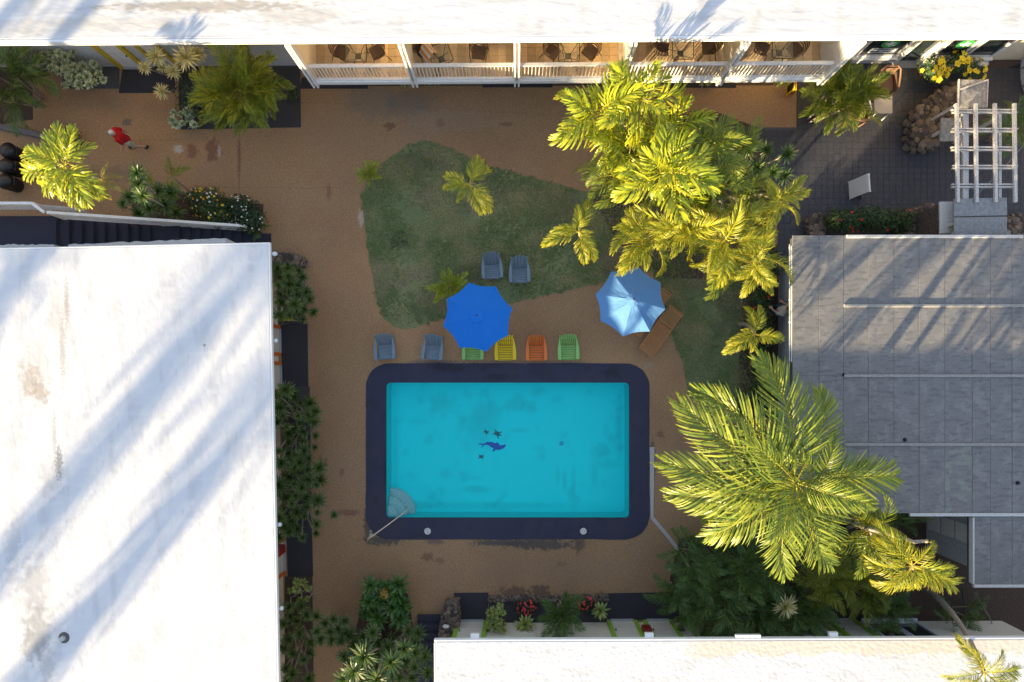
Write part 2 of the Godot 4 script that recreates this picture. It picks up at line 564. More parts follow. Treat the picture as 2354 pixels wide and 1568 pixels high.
# stems that each end in a head of leaves; heads: [px, py, height, radius]
func headed(label: String, group: String, base: Array, heads: Array, kind: String, called := "dracaena", stem := 0.022, second := "", share := 0.0) -> Node3D:
	var foot := g(base[0], base[1])
	var t := thing(called, label, "plant", foot, 0.0, group)
	for a in heads:
		var top := g(a[0], a[1], a[2]) - foot
		var r0 := Vector3(rng.randf_range(-0.2, 0.2) + top.x * 0.35, -0.03, rng.randf_range(-0.2, 0.2) + top.z * 0.35)
		var s := Shape.new()
		var bend := Vector3(rng.randf_range(-0.15, 0.15), 0, rng.randf_range(-0.15, 0.15))
		s.tube([r0, r0.lerp(top, 0.4) + bend, r0.lerp(top, 0.75) + bend * 0.6, top], [stem * 1.5, stem * 1.2, stem, stem * 0.8], 6)
		part("stem", s, bark_mat(), t)
		var k := kind if share <= 0.0 or rng.randf() > share else second
		var list: Array = fronds["head_" + k]
		var b := Basis(Vector3.UP, rng.randf() * TAU) * Basis(Vector3(rng.randf_range(-1, 1), 0, rng.randf_range(-1, 1)).normalized(), rng.randf_range(0, 0.35))
		part("leaf_head", list[rng.randi() % list.size()], leaf_mat(), t, Transform3D(b.scaled(Vector3.ONE * a[3]), top))
	return t
func scatter(x0: float, y0: float, x1: float, y1: float, count: int, h0: float, h1: float, r0: float, r1: float, gap := 16.0) -> Array:
	var out := []
	var tries := 0
	while out.size() < count and tries < 4000:
		tries += 1
		var p := Vector2(rng.randf_range(x0, x1), rng.randf_range(y0, y1))
		var ok := true
		for q in out:
			if p.distance_to(Vector2(q[0], q[1])) < gap:
				ok = false
		if ok:
			out.push_back([p.x, p.y, rng.randf_range(h0, h1), rng.randf_range(r0, r1)])
	return out

# leafy shrub; lobes: [px, py, height of its middle, radius x, radius y, radius z]; blooms: [[kind, count, size], ...]
func shrub(label: String, category: String, group: String, base: Array, lobes: Array, count: int, size: float, a: Color, b: Color, blooms := [], called := "shrub", slim := 0.5) -> Node3D:
	var foot := g(base[0], base[1])
	var t := thing(called, label, category, foot, 0.0, group)
	var ls := []
	for l in lobes:
		ls.push_back([g(l[0], l[1], l[2]) - foot, Vector3(l[3], l[4], l[5])])
	part("foliage", make_foliage(rng.randi() % 100000, ls, count, size, a, b, slim), leaf_mat(), t)
	for l in ls:
		var s := Shape.new()
		for q in 3:
			var at: Vector3 = l[0]
			s.tube([Vector3(at.x + 0.05 * q, -0.03, at.z), at + Vector3(rng.randf_range(-0.5, 0.5) * l[1].x, l[1].y * 0.3, rng.randf_range(-0.5, 0.5) * l[1].z)], [0.025, 0.01], 5)
		part("stem", s, bark_mat(), t)
	for bl in blooms:
		for k in bl[1]:
			var l: Array = ls[rng.randi() % ls.size()]
			var d := Vector3(rng.randfn(), absf(rng.randfn()) * 1.1 + 0.35, rng.randfn()).normalized()
			var b2 := Basis(Vector3(d.z, 0, -d.x).normalized(), acos(clampf(d.y, -1, 1)) * 0.8) if absf(d.x) + absf(d.z) > 0.01 else Basis.IDENTITY
			part("flower", fronds["flower_" + bl[0]][0], vmat("petal", 0.6, Color(0.5, 0.5, 0.3)), t, Transform3D(b2.scaled(Vector3.ONE * bl[2] * rng.randf_range(0.7, 1.2)), l[0] + d * l[1] * 1.03))
	return t
# ---------------------------------------------------------------- furniture and figures
# a board from p0 to p1, w0 and w1 wide at its ends, its face towards `up`
func plank(s: Shape, p0: Vector3, p1: Vector3, w0: float, w1: float, thick: float, up: Vector3) -> void:
	var d := (p1 - p0).normalized()
	var side := d.cross(up).normalized()
	var nrm := side.cross(d).normalized()
	if nrm.dot(up) < 0:
		nrm = -nrm
	var t := nrm * thick * 0.5
	var a := p0 - side * w0 * 0.5; var b := p0 + side * w0 * 0.5
	var c := p1 + side * w1 * 0.5; var e := p1 - side * w1 * 0.5
	s.quad_out(a + t, b + t, c + t, e + t, nrm); s.quad_out(a - t, b - t, c - t, e - t, -nrm)
	s.quad_out(a + t, e + t, e - t, a - t, -side); s.quad_out(b + t, c + t, c - t, b - t, side)
	s.quad_out(a + t, b + t, b - t, a - t, -d); s.quad_out(c + t, e + t, e - t, c - t, d)

# low slatted garden armchair facing +z; moulded ones have five wide back boards, painted ones seven slim ones
func garden_chair(label: String, group: String, at: Vector3, turn: float, m: Material, slats: int, cup: bool) -> Node3D:
	var t := thing("garden_chair", label, "chair", at, turn, group)
	var gap := 0.012 if slats == 5 else 0.032
	for k in 6:
		var s := Shape.new()
		var q := k / 5.0
		s.board(Vector3(0, lerpf(0.375, 0.27, q), lerpf(0.40, -0.04, q)), Vector3(0.52, 0.022, 0.088 - gap * 0.7), Basis(Vector3.RIGHT, -0.23), 0.005)
		part("seat_slat", s, m, t)
	var fl := Shape.new()
	fl.board(Vector3(0, 0.335, 0.455), Vector3(0.56, 0.10, 0.022), Basis(Vector3.RIGHT, 0.15), 0.005)
	part("front_rail", fl, m, t)
	for k in slats:
		var u := (k - (slats - 1) * 0.5) / ((slats - 1) * 0.5)
		var s := Shape.new()
		var w := 0.50 / slats
		var top := 0.93 - 0.09 * u * u
		plank(s, Vector3(u * 0.21, 0.24, -0.09), Vector3(u * 0.265, top, -0.09 - (top - 0.24) * 0.52), w - gap, w * 1.27 - gap, 0.02, Vector3(0, 0.45, 0.9))
		part("back_slat", s, m, t)
	for y in [0.34, 0.62]:
		var s := Shape.new()
		s.box(Vector3(0, y, -0.125 - (y - 0.24) * 0.52), Vector3(0.56, 0.06, 0.022), Basis(Vector3.RIGHT, -0.48))
		part("back_rail", s, m, t)
	for x in [-1.0, 1.0]:
		var s := Shape.new()
		var p := PackedVector2Array()
		for a in [[0.27, 0.46], [0.385, 0.46], [0.40, 0.25], [0.385, 0.0], [0.335, -0.24], [0.32, -0.33], [0.285, -0.33], [0.29, -0.20], [0.275, 0.05]]:
			p.push_back(Vector2(a[0] * x, a[1]))
		s.prism(p, 0.555, 0.578, 0.006)
		var arm := part("armrest", s, m, t)
		if cup and x < 0:
			var c := Shape.new()
			var ring := []
			for k in 13:
				var a := TAU * k / 12
				ring.push_back(Vector3(-0.33 + cos(a) * 0.042, 0.565, 0.505 + sin(a) * 0.042))
			c.tube(ring, [0.011], 5, false)
			part("cup_holder", c, m, arm)
		s = Shape.new()
		s.board(Vector3(x * 0.305, 0.277, 0.36), Vector3(0.024, 0.556, 0.11), Basis.IDENTITY, 0.004)
		part("leg", s, m, t)
		s = Shape.new()
		plank(s, Vector3(x * 0.275, 0.32, 0.42), Vector3(x * 0.275, 0.045, -0.47), 0.10, 0.09, 0.024, Vector3(x, 0, 0))
		part("leg", s, m, t)
	return t

func parasol(label: String, at: Vector3, turn: float, m: Material, group: String) -> Node3D:
	var t := thing("parasol", label, "parasol", at, 0.0, group)
	var metal := mat("bronze pole", lin(0.10, 0.09, 0.08), 0.45, 0.6)
	var s := Shape.new()
	s.tube([Vector3(0, 0.06, 0), Vector3(0, 2.62, 0)], [0.022], 10)
	part("pole", s, metal, t)
	s = Shape.new()
	s.tube([Vector3(0, 0, 0), Vector3(0, 0.06, 0), Vector3(0, 0.075, 0)], [0.24, 0.24, 0.2], 20)
	s.tube([Vector3(0, 0.07, 0), Vector3(0, 0.35, 0)], [0.035], 10)
	part("base", s, metal, t)
	var rim := 1.235
	for k in 8:
		var a0 := turn + TAU * k / 8
		var a1 := a0 + TAU / 8
		s = Shape.new()
		var rows := 6
		var cols := 6
		var pt := func(i: int, j: int) -> Vector3:
			var r := float(i) / rows
			var q := float(j) / cols
			var e0 := Vector3(cos(a0), 0, sin(a0)) * rim * r
			var e1 := Vector3(cos(a1), 0, sin(a1)) * rim * r
			var p := e0.lerp(e1, q)
			var sag := sin(q * PI) * r
			p *= 1.0 - 0.055 * sag * r
			p.y = 2.64 - 0.54 * pow(r, 1.08) - 0.035 * sag * sin(r * PI * 0.8) + 0.004 * sin(j * 2.1 + i * 1.7 + k)
			return p
		for i in range(0, rows):
			for j in cols:
				s.quad_out(pt.call(i, j), pt.call(i + 1, j), pt.call(i + 1, j + 1), pt.call(i, j + 1), Vector3.UP) if i > 0 else s.tri_out(pt.call(0, j), pt.call(1, j), pt.call(1, j + 1), Vector3.UP)
		# hem
		for j in cols:
			var q0: Vector3 = pt.call(rows, j)
			var q1: Vector3 = pt.call(rows, j + 1)
			s.quad_out(q0, q1, q1 + Vector3(0, -0.03, 0), q0 + Vector3(0, -0.03, 0), Vector3(q0.x, 0, q0.z))
		var pn := part("canopy_panel", s, m, t)
		var rb := Shape.new()
		rb.tube([Vector3(cos(a0), 0, sin(a0)) * 0.05 + Vector3(0, 2.59, 0), Vector3(cos(a0), 0, sin(a0)) * rim * 0.99 + Vector3(0, 2.085, 0)], [0.009], 5)
		part("rib", rb, metal, t)
		rb = Shape.new()
		rb.tube([Vector3(cos(a0), 0, sin(a0)) * 0.04 + Vector3(0, 1.95, 0), Vector3(cos(a0), 0, sin(a0)) * rim * 0.5 + Vector3(0, 2.335, 0)], [0.008], 5)
		part("strut", rb, metal, t)
	s = Shape.new()
	for k in 8:
		var a0 := turn + TAU * k / 8
		var a1 := a0 + TAU / 8
		var e0 := Vector3(cos(a0), 0, sin(a0)); var e1 := Vector3(cos(a1), 0, sin(a1))
		var em := (e0 + e1).normalized() * 0.93
		s.tri_out(Vector3(0, 2.73, 0), e0 * 0.235 + Vector3(0, 2.632, 0), em * 0.235 + Vector3(0, 2.645, 0), Vector3.UP)
		s.tri_out(Vector3(0, 2.73, 0), em * 0.235 + Vector3(0, 2.645, 0), e1 * 0.235 + Vector3(0, 2.632, 0), Vector3.UP)
	part("vent_cap", s, m, t)
	s = Shape.new()
	s.dome(Vector3(0, 2.73, 0), Vector3(0.04, 0.05, 0.04), 5, 10, -0.3)
	part("finial", s, metal, t)
	return t

# slatted teak lounger, head end towards +x
func lounger(label: String, at: Vector3, turn: float, raised: float, group: String) -> Node3D:
	var t := thing("sun_lounger", label, "sun lounger", at, turn, group)
	var wood := grain("teak", lin(0.36, 0.165, 0.055), lin(0.52, 0.26, 0.10), 7, 0.02, 3.0, 0.6)
	for z in [-0.30, 0.30]:
		var s := Shape.new()
		s.board(Vector3(0, 0.29, z), Vector3(1.98, 0.075, 0.032), Basis.IDENTITY, 0.004)
		part("side_rail", s, wood, t)
		for x in [-0.86, 0.80]:
			s = Shape.new()
			s.board(Vector3(x, 0.126, z * 0.97), Vector3(0.06, 0.252, 0.05), Basis.IDENTITY, 0.003)
			part("leg", s, wood, t)
	for x in [-0.975, 0.975]:
		var s := Shape.new()
		s.board(Vector3(x, 0.292, 0), Vector3(0.036, 0.07, 0.566), Basis.IDENTITY, 0.004)
		part("end_rail", s, wood, t)
	for k in 11:
		var z := lerpf(-0.25, 0.25, k / 10.0)
		var s := Shape.new()
		s.board(Vector3(-0.35, 0.315, z), Vector3(1.20, 0.018, 0.028), Basis.IDENTITY, 0.003)
		part("seat_slat", s, wood, t)
		s = Shape.new()
		var tilt := Basis(Vector3.BACK, raised)
		s.board(Vector3(0.27, 0.325, z) + tilt * Vector3(0.33, 0, 0), Vector3(0.66, 0.018, 0.028), tilt, 0.003)
		part("back_slat", s, wood, t)
	for x in [-0.8, -0.35, 0.15]:
		var s := Shape.new()
		s.box(Vector3(x, 0.296, 0), Vector3(0.05, 0.018, 0.566))
		part("cross_bar", s, wood, t)
	for q in [0.04, 0.6]:
		var s := Shape.new()
		var tilt := Basis(Vector3.BACK, raised)
		s.box(Vector3(0.27, 0.325, 0) + tilt * Vector3(q, -0.019, 0), Vector3(0.05, 0.018, 0.54), tilt)
		part("back_bar", s, wood, t)
	return t

# woven balcony chair on a tube frame, facing +z
func wicker_chair(label: String, at: Vector3, turn: float, group: String) -> Node3D:
	var t := thing("wicker_chair", label, "chair", at, turn, group)
	var weave := grain("brown weave", lin(0.055, 0.030, 0.018), lin(0.22, 0.14, 0.085), 9, 0.12, 4.0, 0.7, 128, 0.6)
	var tube := mat("dark tube", lin(0.05, 0.04, 0.035), 0.4, 0.5)
	var s := Shape.new()
	var p := PackedVector2Array([Vector2(-0.21, 0.22), Vector2(0.21, 0.22), Vector2(0.235, 0.1), Vector2(0.23, -0.16), Vector2(0.15, -0.24), Vector2(-0.15, -0.24), Vector2(-0.23, -0.16), Vector2(-0.235, 0.1)])
	s.prism(p, 0.405, 0.435, 0.012)
	part("seat", s, weave, t)
	s = Shape.new()
	for k in 10:
		var a0 := lerpf(-0.35, PI + 0.35, k / 10.0)
		var a1 := lerpf(-0.35, PI + 0.35, (k + 1) / 10.0)
		for r in 4:
			var y0 := 0.46 + 0.10 * r
			var y1 := y0 + 0.075
			var f0 := 0.24 + 0.02 * r
			s.quad_out(Vector3(cos(a0) * f0, y0, -0.02 - sin(a0) * f0), Vector3(cos(a1) * f0, y0, -0.02 - sin(a1) * f0), Vector3(cos(a1) * (f0 + 0.015), y1, -0.02 - sin(a1) * (f0 + 0.015)), Vector3(cos(a0) * (f0 + 0.015), y1, -0.02 - sin(a0) * (f0 + 0.015)), Vector3(cos(a0), 0, -sin(a0)))
	part("backrest", s, weave, t)
	s = Shape.new()
	var hoop := []
	for k in 13:
		var a := lerpf(-0.5, PI + 0.5, k / 12.0)
		hoop.push_back(Vector3(cos(a) * 0.315, 0.86 - 0.22 * pow(absf(cos(a)), 3.0), -0.02 - sin(a) * 0.315))
	s.tube(hoop, [0.013], 6)
	part("back_hoop", s, tube, t)
	for x in [-1.0, 1.0]:
		s = Shape.new()
		s.tube([Vector3(x * 0.29, 0.64, 0.10), Vector3(x * 0.28, 0.62, 0.22), Vector3(x * 0.245, 0.40, 0.24), Vector3(x * 0.27, 0.0, 0.29)], [0.012], 6)
		part("leg", s, tube, t)
		s = Shape.new()
		s.tube([Vector3(x * 0.2, 0.42, -0.2), Vector3(x * 0.27, 0.0, -0.33)], [0.012], 6)
		part("leg", s, tube, t)
	return t

func glass_table(label: String, at: Vector3, turn: float, group: String) -> Node3D:
	var t := thing("glass_table", label, "table", at, turn, group)
	var tube := mat("dark tube", lin(0.05, 0.04, 0.035), 0.4, 0.5)
	var glass: StandardMaterial3D = mat("clear glass", Color(0.60, 0.66, 0.62, 0.07), 0.05)
	glass.transparency = BaseMaterial3D.TRANSPARENCY_ALPHA
	var s := Shape.new()
	s.prism(round_rect(-0.335, -0.335, 0.335, 0.335, 0.06, 4), 0.700, 0.706)
	part("glass_top", s, glass, t)
	s = Shape.new()
	var ring := []
	for p in round_rect(-0.345, -0.345, 0.345, 0.345, 0.07, 4):
		ring.push_back(Vector3(p.x, 0.697, p.y))
	ring.push_back(ring[0])
	s.tube(ring, [0.013], 6, false)
	part("rim", s, tube, t)
	for k in 4:
		var a := PI / 4 + PI / 2 * k
		var d := Vector3(cos(a), 0, sin(a))
		s = Shape.new()
		s.tube([d * 0.42 + Vector3(0, 0.69, 0), d * 0.12 + Vector3(0, 0.36, 0), d * 0.44], [0.012], 6)
		part("leg", s, tube, t)
	s = Shape.new()
	s.box(Vector3(0, 0.36, 0), Vector3(0.2, 0.012, 0.2))
	part("shelf_plate", s, tube, t)
	return t

# patio armchair of thick woven cane facing +z
func cane_armchair(label: String, at: Vector3, turn: float, group: String) -> Node3D:
	var t := thing("cane_armchair", label, "chair", at, turn, group)
	var cane := grain("cane", lin(0.16, 0.085, 0.045), lin(0.30, 0.17, 0.10), 13, 0.1, 4.0, 0.7, 128, 0.5)
	var s := Shape.new()
	s.prism(round_rect(-0.27, -0.2, 0.27, 0.34, 0.05, 3), 0.30, 0.42, 0.015)
	part("seat", s, cane, t)
	s = Shape.new()
	plank(s, Vector3(0, 0.42, -0.22), Vector3(0, 0.80, -0.34), 0.50, 0.56, 0.045, Vector3(0, 0.3, 1))
	part("backrest", s, cane, t)
	s = Shape.new()
	var pts := [Vector3(-0.34, 0.0, 0.36), Vector3(-0.35, 0.45, 0.36), Vector3(-0.36, 0.62, 0.28), Vector3(-0.38, 0.70, 0.0), Vector3(-0.34, 0.84, -0.26), Vector3(-0.2, 0.88, -0.38), Vector3(0.2, 0.88, -0.38), Vector3(0.34, 0.84, -0.26), Vector3(0.38, 0.70, 0.0), Vector3(0.36, 0.62, 0.28), Vector3(0.35, 0.45, 0.36), Vector3(0.34, 0.0, 0.36)]
	s.tube(pts, [0.035], 8)
	part("rolled_arm", s, cane, t)
	for x in [-0.28, 0.28]:
		s = Shape.new()
		s.tube([Vector3(x, 0.0, -0.28), Vector3(x, 0.80, -0.33)], [0.028], 6)
		part("leg", s, cane, t)
		s = Shape.new()
		s.box(Vector3(x * 1.1, 0.45, 0.03), Vector3(0.03, 0.3, 0.56))
		part("side_panel", s, cane, t)
	return t

# ---- figures: bones [from, to, radius, radius] joined with a smooth minimum and meshed as surface nets
func body(bones: Array, cell: float, blend: float) -> ArrayMesh:
	var lo := Vector3.ONE * 1e9
	var hi := -lo
	for b in bones:
		var r := maxf(b[2], b[3]) + cell * 2.5
		for q in [b[0], b[1]]:
			lo = lo.min(q - Vector3.ONE * r); hi = hi.max(q + Vector3.ONE * r)
	var nx := int((hi.x - lo.x) / cell) + 2
	var ny := int((hi.y - lo.y) / cell) + 2
	var nz := int((hi.z - lo.z) / cell) + 2
	var f := PackedFloat32Array()
	f.resize(nx * ny * nz)
	f.fill(1.0)
	for b in bones:
		var a: Vector3 = b[0]; var e: Vector3 = b[1]
		var r := maxf(b[2], b[3]) + blend + cell * 2.0
		var p0 := ((a.min(e) - Vector3.ONE * r - lo) / cell).floor().max(Vector3.ZERO)
		var p1 := ((a.max(e) + Vector3.ONE * r - lo) / cell).ceil().min(Vector3(nx - 1, ny - 1, nz - 1))
		var d := e - a
		var dd := maxf(d.length_squared(), 1e-9)
		for z in range(int(p0.z), int(p1.z) + 1):
			for y in range(int(p0.y), int(p1.y) + 1):
				for x in range(int(p0.x), int(p1.x) + 1):
					var p := lo + Vector3(x, y, z) * cell
					var t := clampf((p - a).dot(d) / dd, 0, 1)
					var v := p.distance_to(a + d * t) - lerpf(b[2], b[3], t)
					var i := x + nx * (y + ny * z)
					var w := f[i]
					var h := maxf(blend - absf(v - w), 0.0) / blend
					f[i] = minf(v, w) - h * h * blend * 0.25
	var index := {}
	var pts := []
	var nrm := []
	var step := [1, nx, nx * ny]
	for z in nz - 1:
		for y in ny - 1:
			for x in nx - 1:
				var i := x + nx * (y + ny * z)
				var mask := 0
				var sum := Vector3.ZERO
				var cuts := 0
				var val := []
				for q in 8:
					var w: float = f[i + (q & 1) + nx * ((q >> 1) & 1) + nx * ny * ((q >> 2) & 1)]
					val.push_back(w)
					if w < 0: mask |= 1 << q
				if mask == 0 or mask == 255:
					continue
				for e in [[0, 1], [2, 3], [4, 5], [6, 7], [0, 2], [1, 3], [4, 6], [5, 7], [0, 4], [1, 5], [2, 6], [3, 7]]:
					var va: float = val[e[0]]; var vb: float = val[e[1]]
					if (va < 0) != (vb < 0):
						var t := va / (va - vb)
						var pa := Vector3(e[0] & 1, (e[0] >> 1) & 1, (e[0] >> 2) & 1)
						var pb := Vector3(e[1] & 1, (e[1] >> 1) & 1, (e[1] >> 2) & 1)
						sum += pa.lerp(pb, t); cuts += 1
				index[i] = pts.size()
				pts.push_back(lo + (Vector3(x, y, z) + sum / cuts) * cell)
				nrm.push_back(Vector3(val[1] + val[3] + val[5] + val[7] - val[0] - val[2] - val[4] - val[6], val[2] + val[3] + val[6] + val[7] - val[0] - val[1] - val[4] - val[5], val[4] + val[5] + val[6] + val[7] - val[0] - val[1] - val[2] - val[3]).normalized())
	var s := Shape.new()
	for i in index:
		for ax in 3:
			var b: int = i + step[ax]
			if (f[i] < 0) == (f[b] < 0):
				continue
			var u: int = step[(ax + 1) % 3]
			var w: int = step[(ax + 2) % 3]
			if not (index.has(i - u) and index.has(i - w) and index.has(i - u - w)):
				continue
			var q := [index[i], index[i - u], index[i - u - w], index[i - w]]
			s.put(pts[q[0]], nrm[q[0]], pts[q[1]], nrm[q[1]], pts[q[2]], nrm[q[2]])
			s.put(pts[q[0]], nrm[q[0]], pts[q[2]], nrm[q[2]], pts[q[3]], nrm[q[3]])
	return s.mesh()

func hand_bones(wrist: Vector3, to: Vector3, side: Vector3) -> Array:
	var d := (to - wrist).normalized()
	var out := [[wrist, wrist + d * 0.08, 0.026, 0.034], [wrist + d * 0.05 - side * 0.02, wrist + d * 0.05 + side * 0.022, 0.018, 0.018]]
	var curl := side.cross(d).normalized()
	for k in 4:
		var r := wrist + d * 0.085 + side * (0.030 - 0.02 * k)
		var ln: float = [0.036, 0.043, 0.041, 0.032][k]
		var m := r + (d * 0.9 + curl * 0.35).normalized() * ln
		out.push_back([r, m, 0.0095, 0.009]); out.push_back([m, m + (d * 0.5 + curl * 0.8).normalized() * ln * 0.85, 0.009, 0.0078])
	var th := wrist + d * 0.03 + side * 0.03
	out.push_back([th, th + (d * 0.6 + side * 0.8).normalized() * 0.045, 0.012, 0.0105])
	out.push_back([th + (d * 0.6 + side * 0.8).normalized() * 0.045, th + (d * 0.6 + side * 0.8).normalized() * 0.045 + d * 0.035, 0.0105, 0.009])
	return out

# j: named joints in metres about the foot point; `face` points where the head looks
func person(label: String, at: Vector3, turn: float, j: Dictionary, cloth: Dictionary) -> Node3D:
	var t := thing("person", label, "person", at, turn)
	var skin := mat("skin", lin(0.48, 0.29, 0.21), 0.6)
	var hd: Vector3 = j.head
	var fc: Vector3 = j.face
	var bones := [[j.hip, j.chest, 0.135, 0.15], [j.chest, j.neck, 0.14, 0.06], [j.neck, hd, 0.055, 0.06], [hd + Vector3(0, 0.02, 0) - fc * 0.015, hd + Vector3(0, -0.015, 0) + fc * 0.012, 0.088, 0.08], [hd + Vector3(0, -0.07, 0) + fc * 0.045, hd + Vector3(0, -0.03, 0) + fc * 0.04, 0.05, 0.062]]
	bones.push_back([hd + Vector3(0, -0.005, 0) + fc * 0.09, hd + Vector3(0, -0.035, 0) + fc * 0.108, 0.012, 0.016])
	var across := Vector3.UP.cross(fc).normalized()
	for q in [-1.0, 1.0]:
		bones.push_back([hd + across * q * 0.086 + Vector3(0, 0.012, 0), hd + across * q * 0.09 + Vector3(0, -0.03, 0), 0.016, 0.012])
	for k in ["l", "r"]:
		bones.push_back([j["sh_" + k], j["el_" + k], 0.056, 0.042])
		bones.push_back([j["el_" + k], j["wr_" + k], 0.042, 0.028])
		bones.push_back([j["hp_" + k], j["kn_" + k], 0.085, 0.055])
		bones.push_back([j["kn_" + k], j["an_" + k], 0.056, 0.036])
		bones.push_back([j["an_" + k], j["toe_" + k], 0.036, 0.032])
	var whole := Shape.new()
	var made := [body(bones, 0.022, 0.03)]
	for k in ["l", "r"]:
		var w: Vector3 = j["wr_" + k]
		var dir: Vector3 = (w - j["el_" + k]).normalized()
		made.push_back(body(hand_bones(w, w + dir, dir.cross(Vector3.UP).normalized()), 0.006, 0.006))
	for m in made:
		var a: Array = m.surface_get_arrays(0)
		whole.v.append_array(a[Mesh.ARRAY_VERTEX]); whole.n.append_array(a[Mesh.ARRAY_NORMAL]); whole.c.append_array(a[Mesh.ARRAY_COLOR])
	part("body", whole, skin, t)
	part("shirt", body([[j.hip, j.chest, 0.162, 0.172], [j.chest, j.neck + Vector3(0, -0.05, 0), 0.165, 0.085], [j.sh_l, (j.sh_l as Vector3).lerp(j.el_l, 0.7), 0.082, 0.072], [j.sh_r, (j.sh_r as Vector3).lerp(j.el_r, 0.7), 0.082, 0.072], [j.sh_l, j.sh_r, 0.085, 0.085]], 0.024, 0.05), cloth.shirt, t)
	var len: float = cloth.get("leg", 0.85)
	part("trousers", body([[j.hp_l, j.hp_r, 0.13, 0.13], [j.hp_l, (j.hp_l as Vector3).lerp(j.kn_l, minf(len, 1.0)), 0.112, 0.088], [j.hp_r, (j.hp_r as Vector3).lerp(j.kn_r, minf(len, 1.0)), 0.112, 0.088]] + ([[j.kn_l, (j.kn_l as Vector3).lerp(j.an_l, 0.9), 0.088, 0.066], [j.kn_r, (j.kn_r as Vector3).lerp(j.an_r, 0.9), 0.088, 0.066]] if len > 1.0 else []), 0.024, 0.04), cloth.trousers, t)
	for k in ["l", "r"]:
		var a: Vector3 = j["an_" + k]; var b: Vector3 = j["toe_" + k]
		var heel := a - (b - a).normalized() * 0.05 + Vector3(0, -0.035, 0)
		part("shoe", body([[heel, b, 0.046, 0.046], [a, b.lerp(a, 0.4), 0.05, 0.045]], 0.016, 0.02), cloth.shoes, t)
	part("hair", body([[hd + Vector3(0, 0.035, 0) - fc * 0.03, hd + Vector3(0, 0.03, 0) - fc * 0.005, 0.09, 0.085], [hd + Vector3(0, -0.03, 0) - fc * 0.05, hd + Vector3(0, 0.03, 0) - fc * 0.03, 0.062, 0.08]], 0.016, 0.02), cloth.hair, t)
	return t
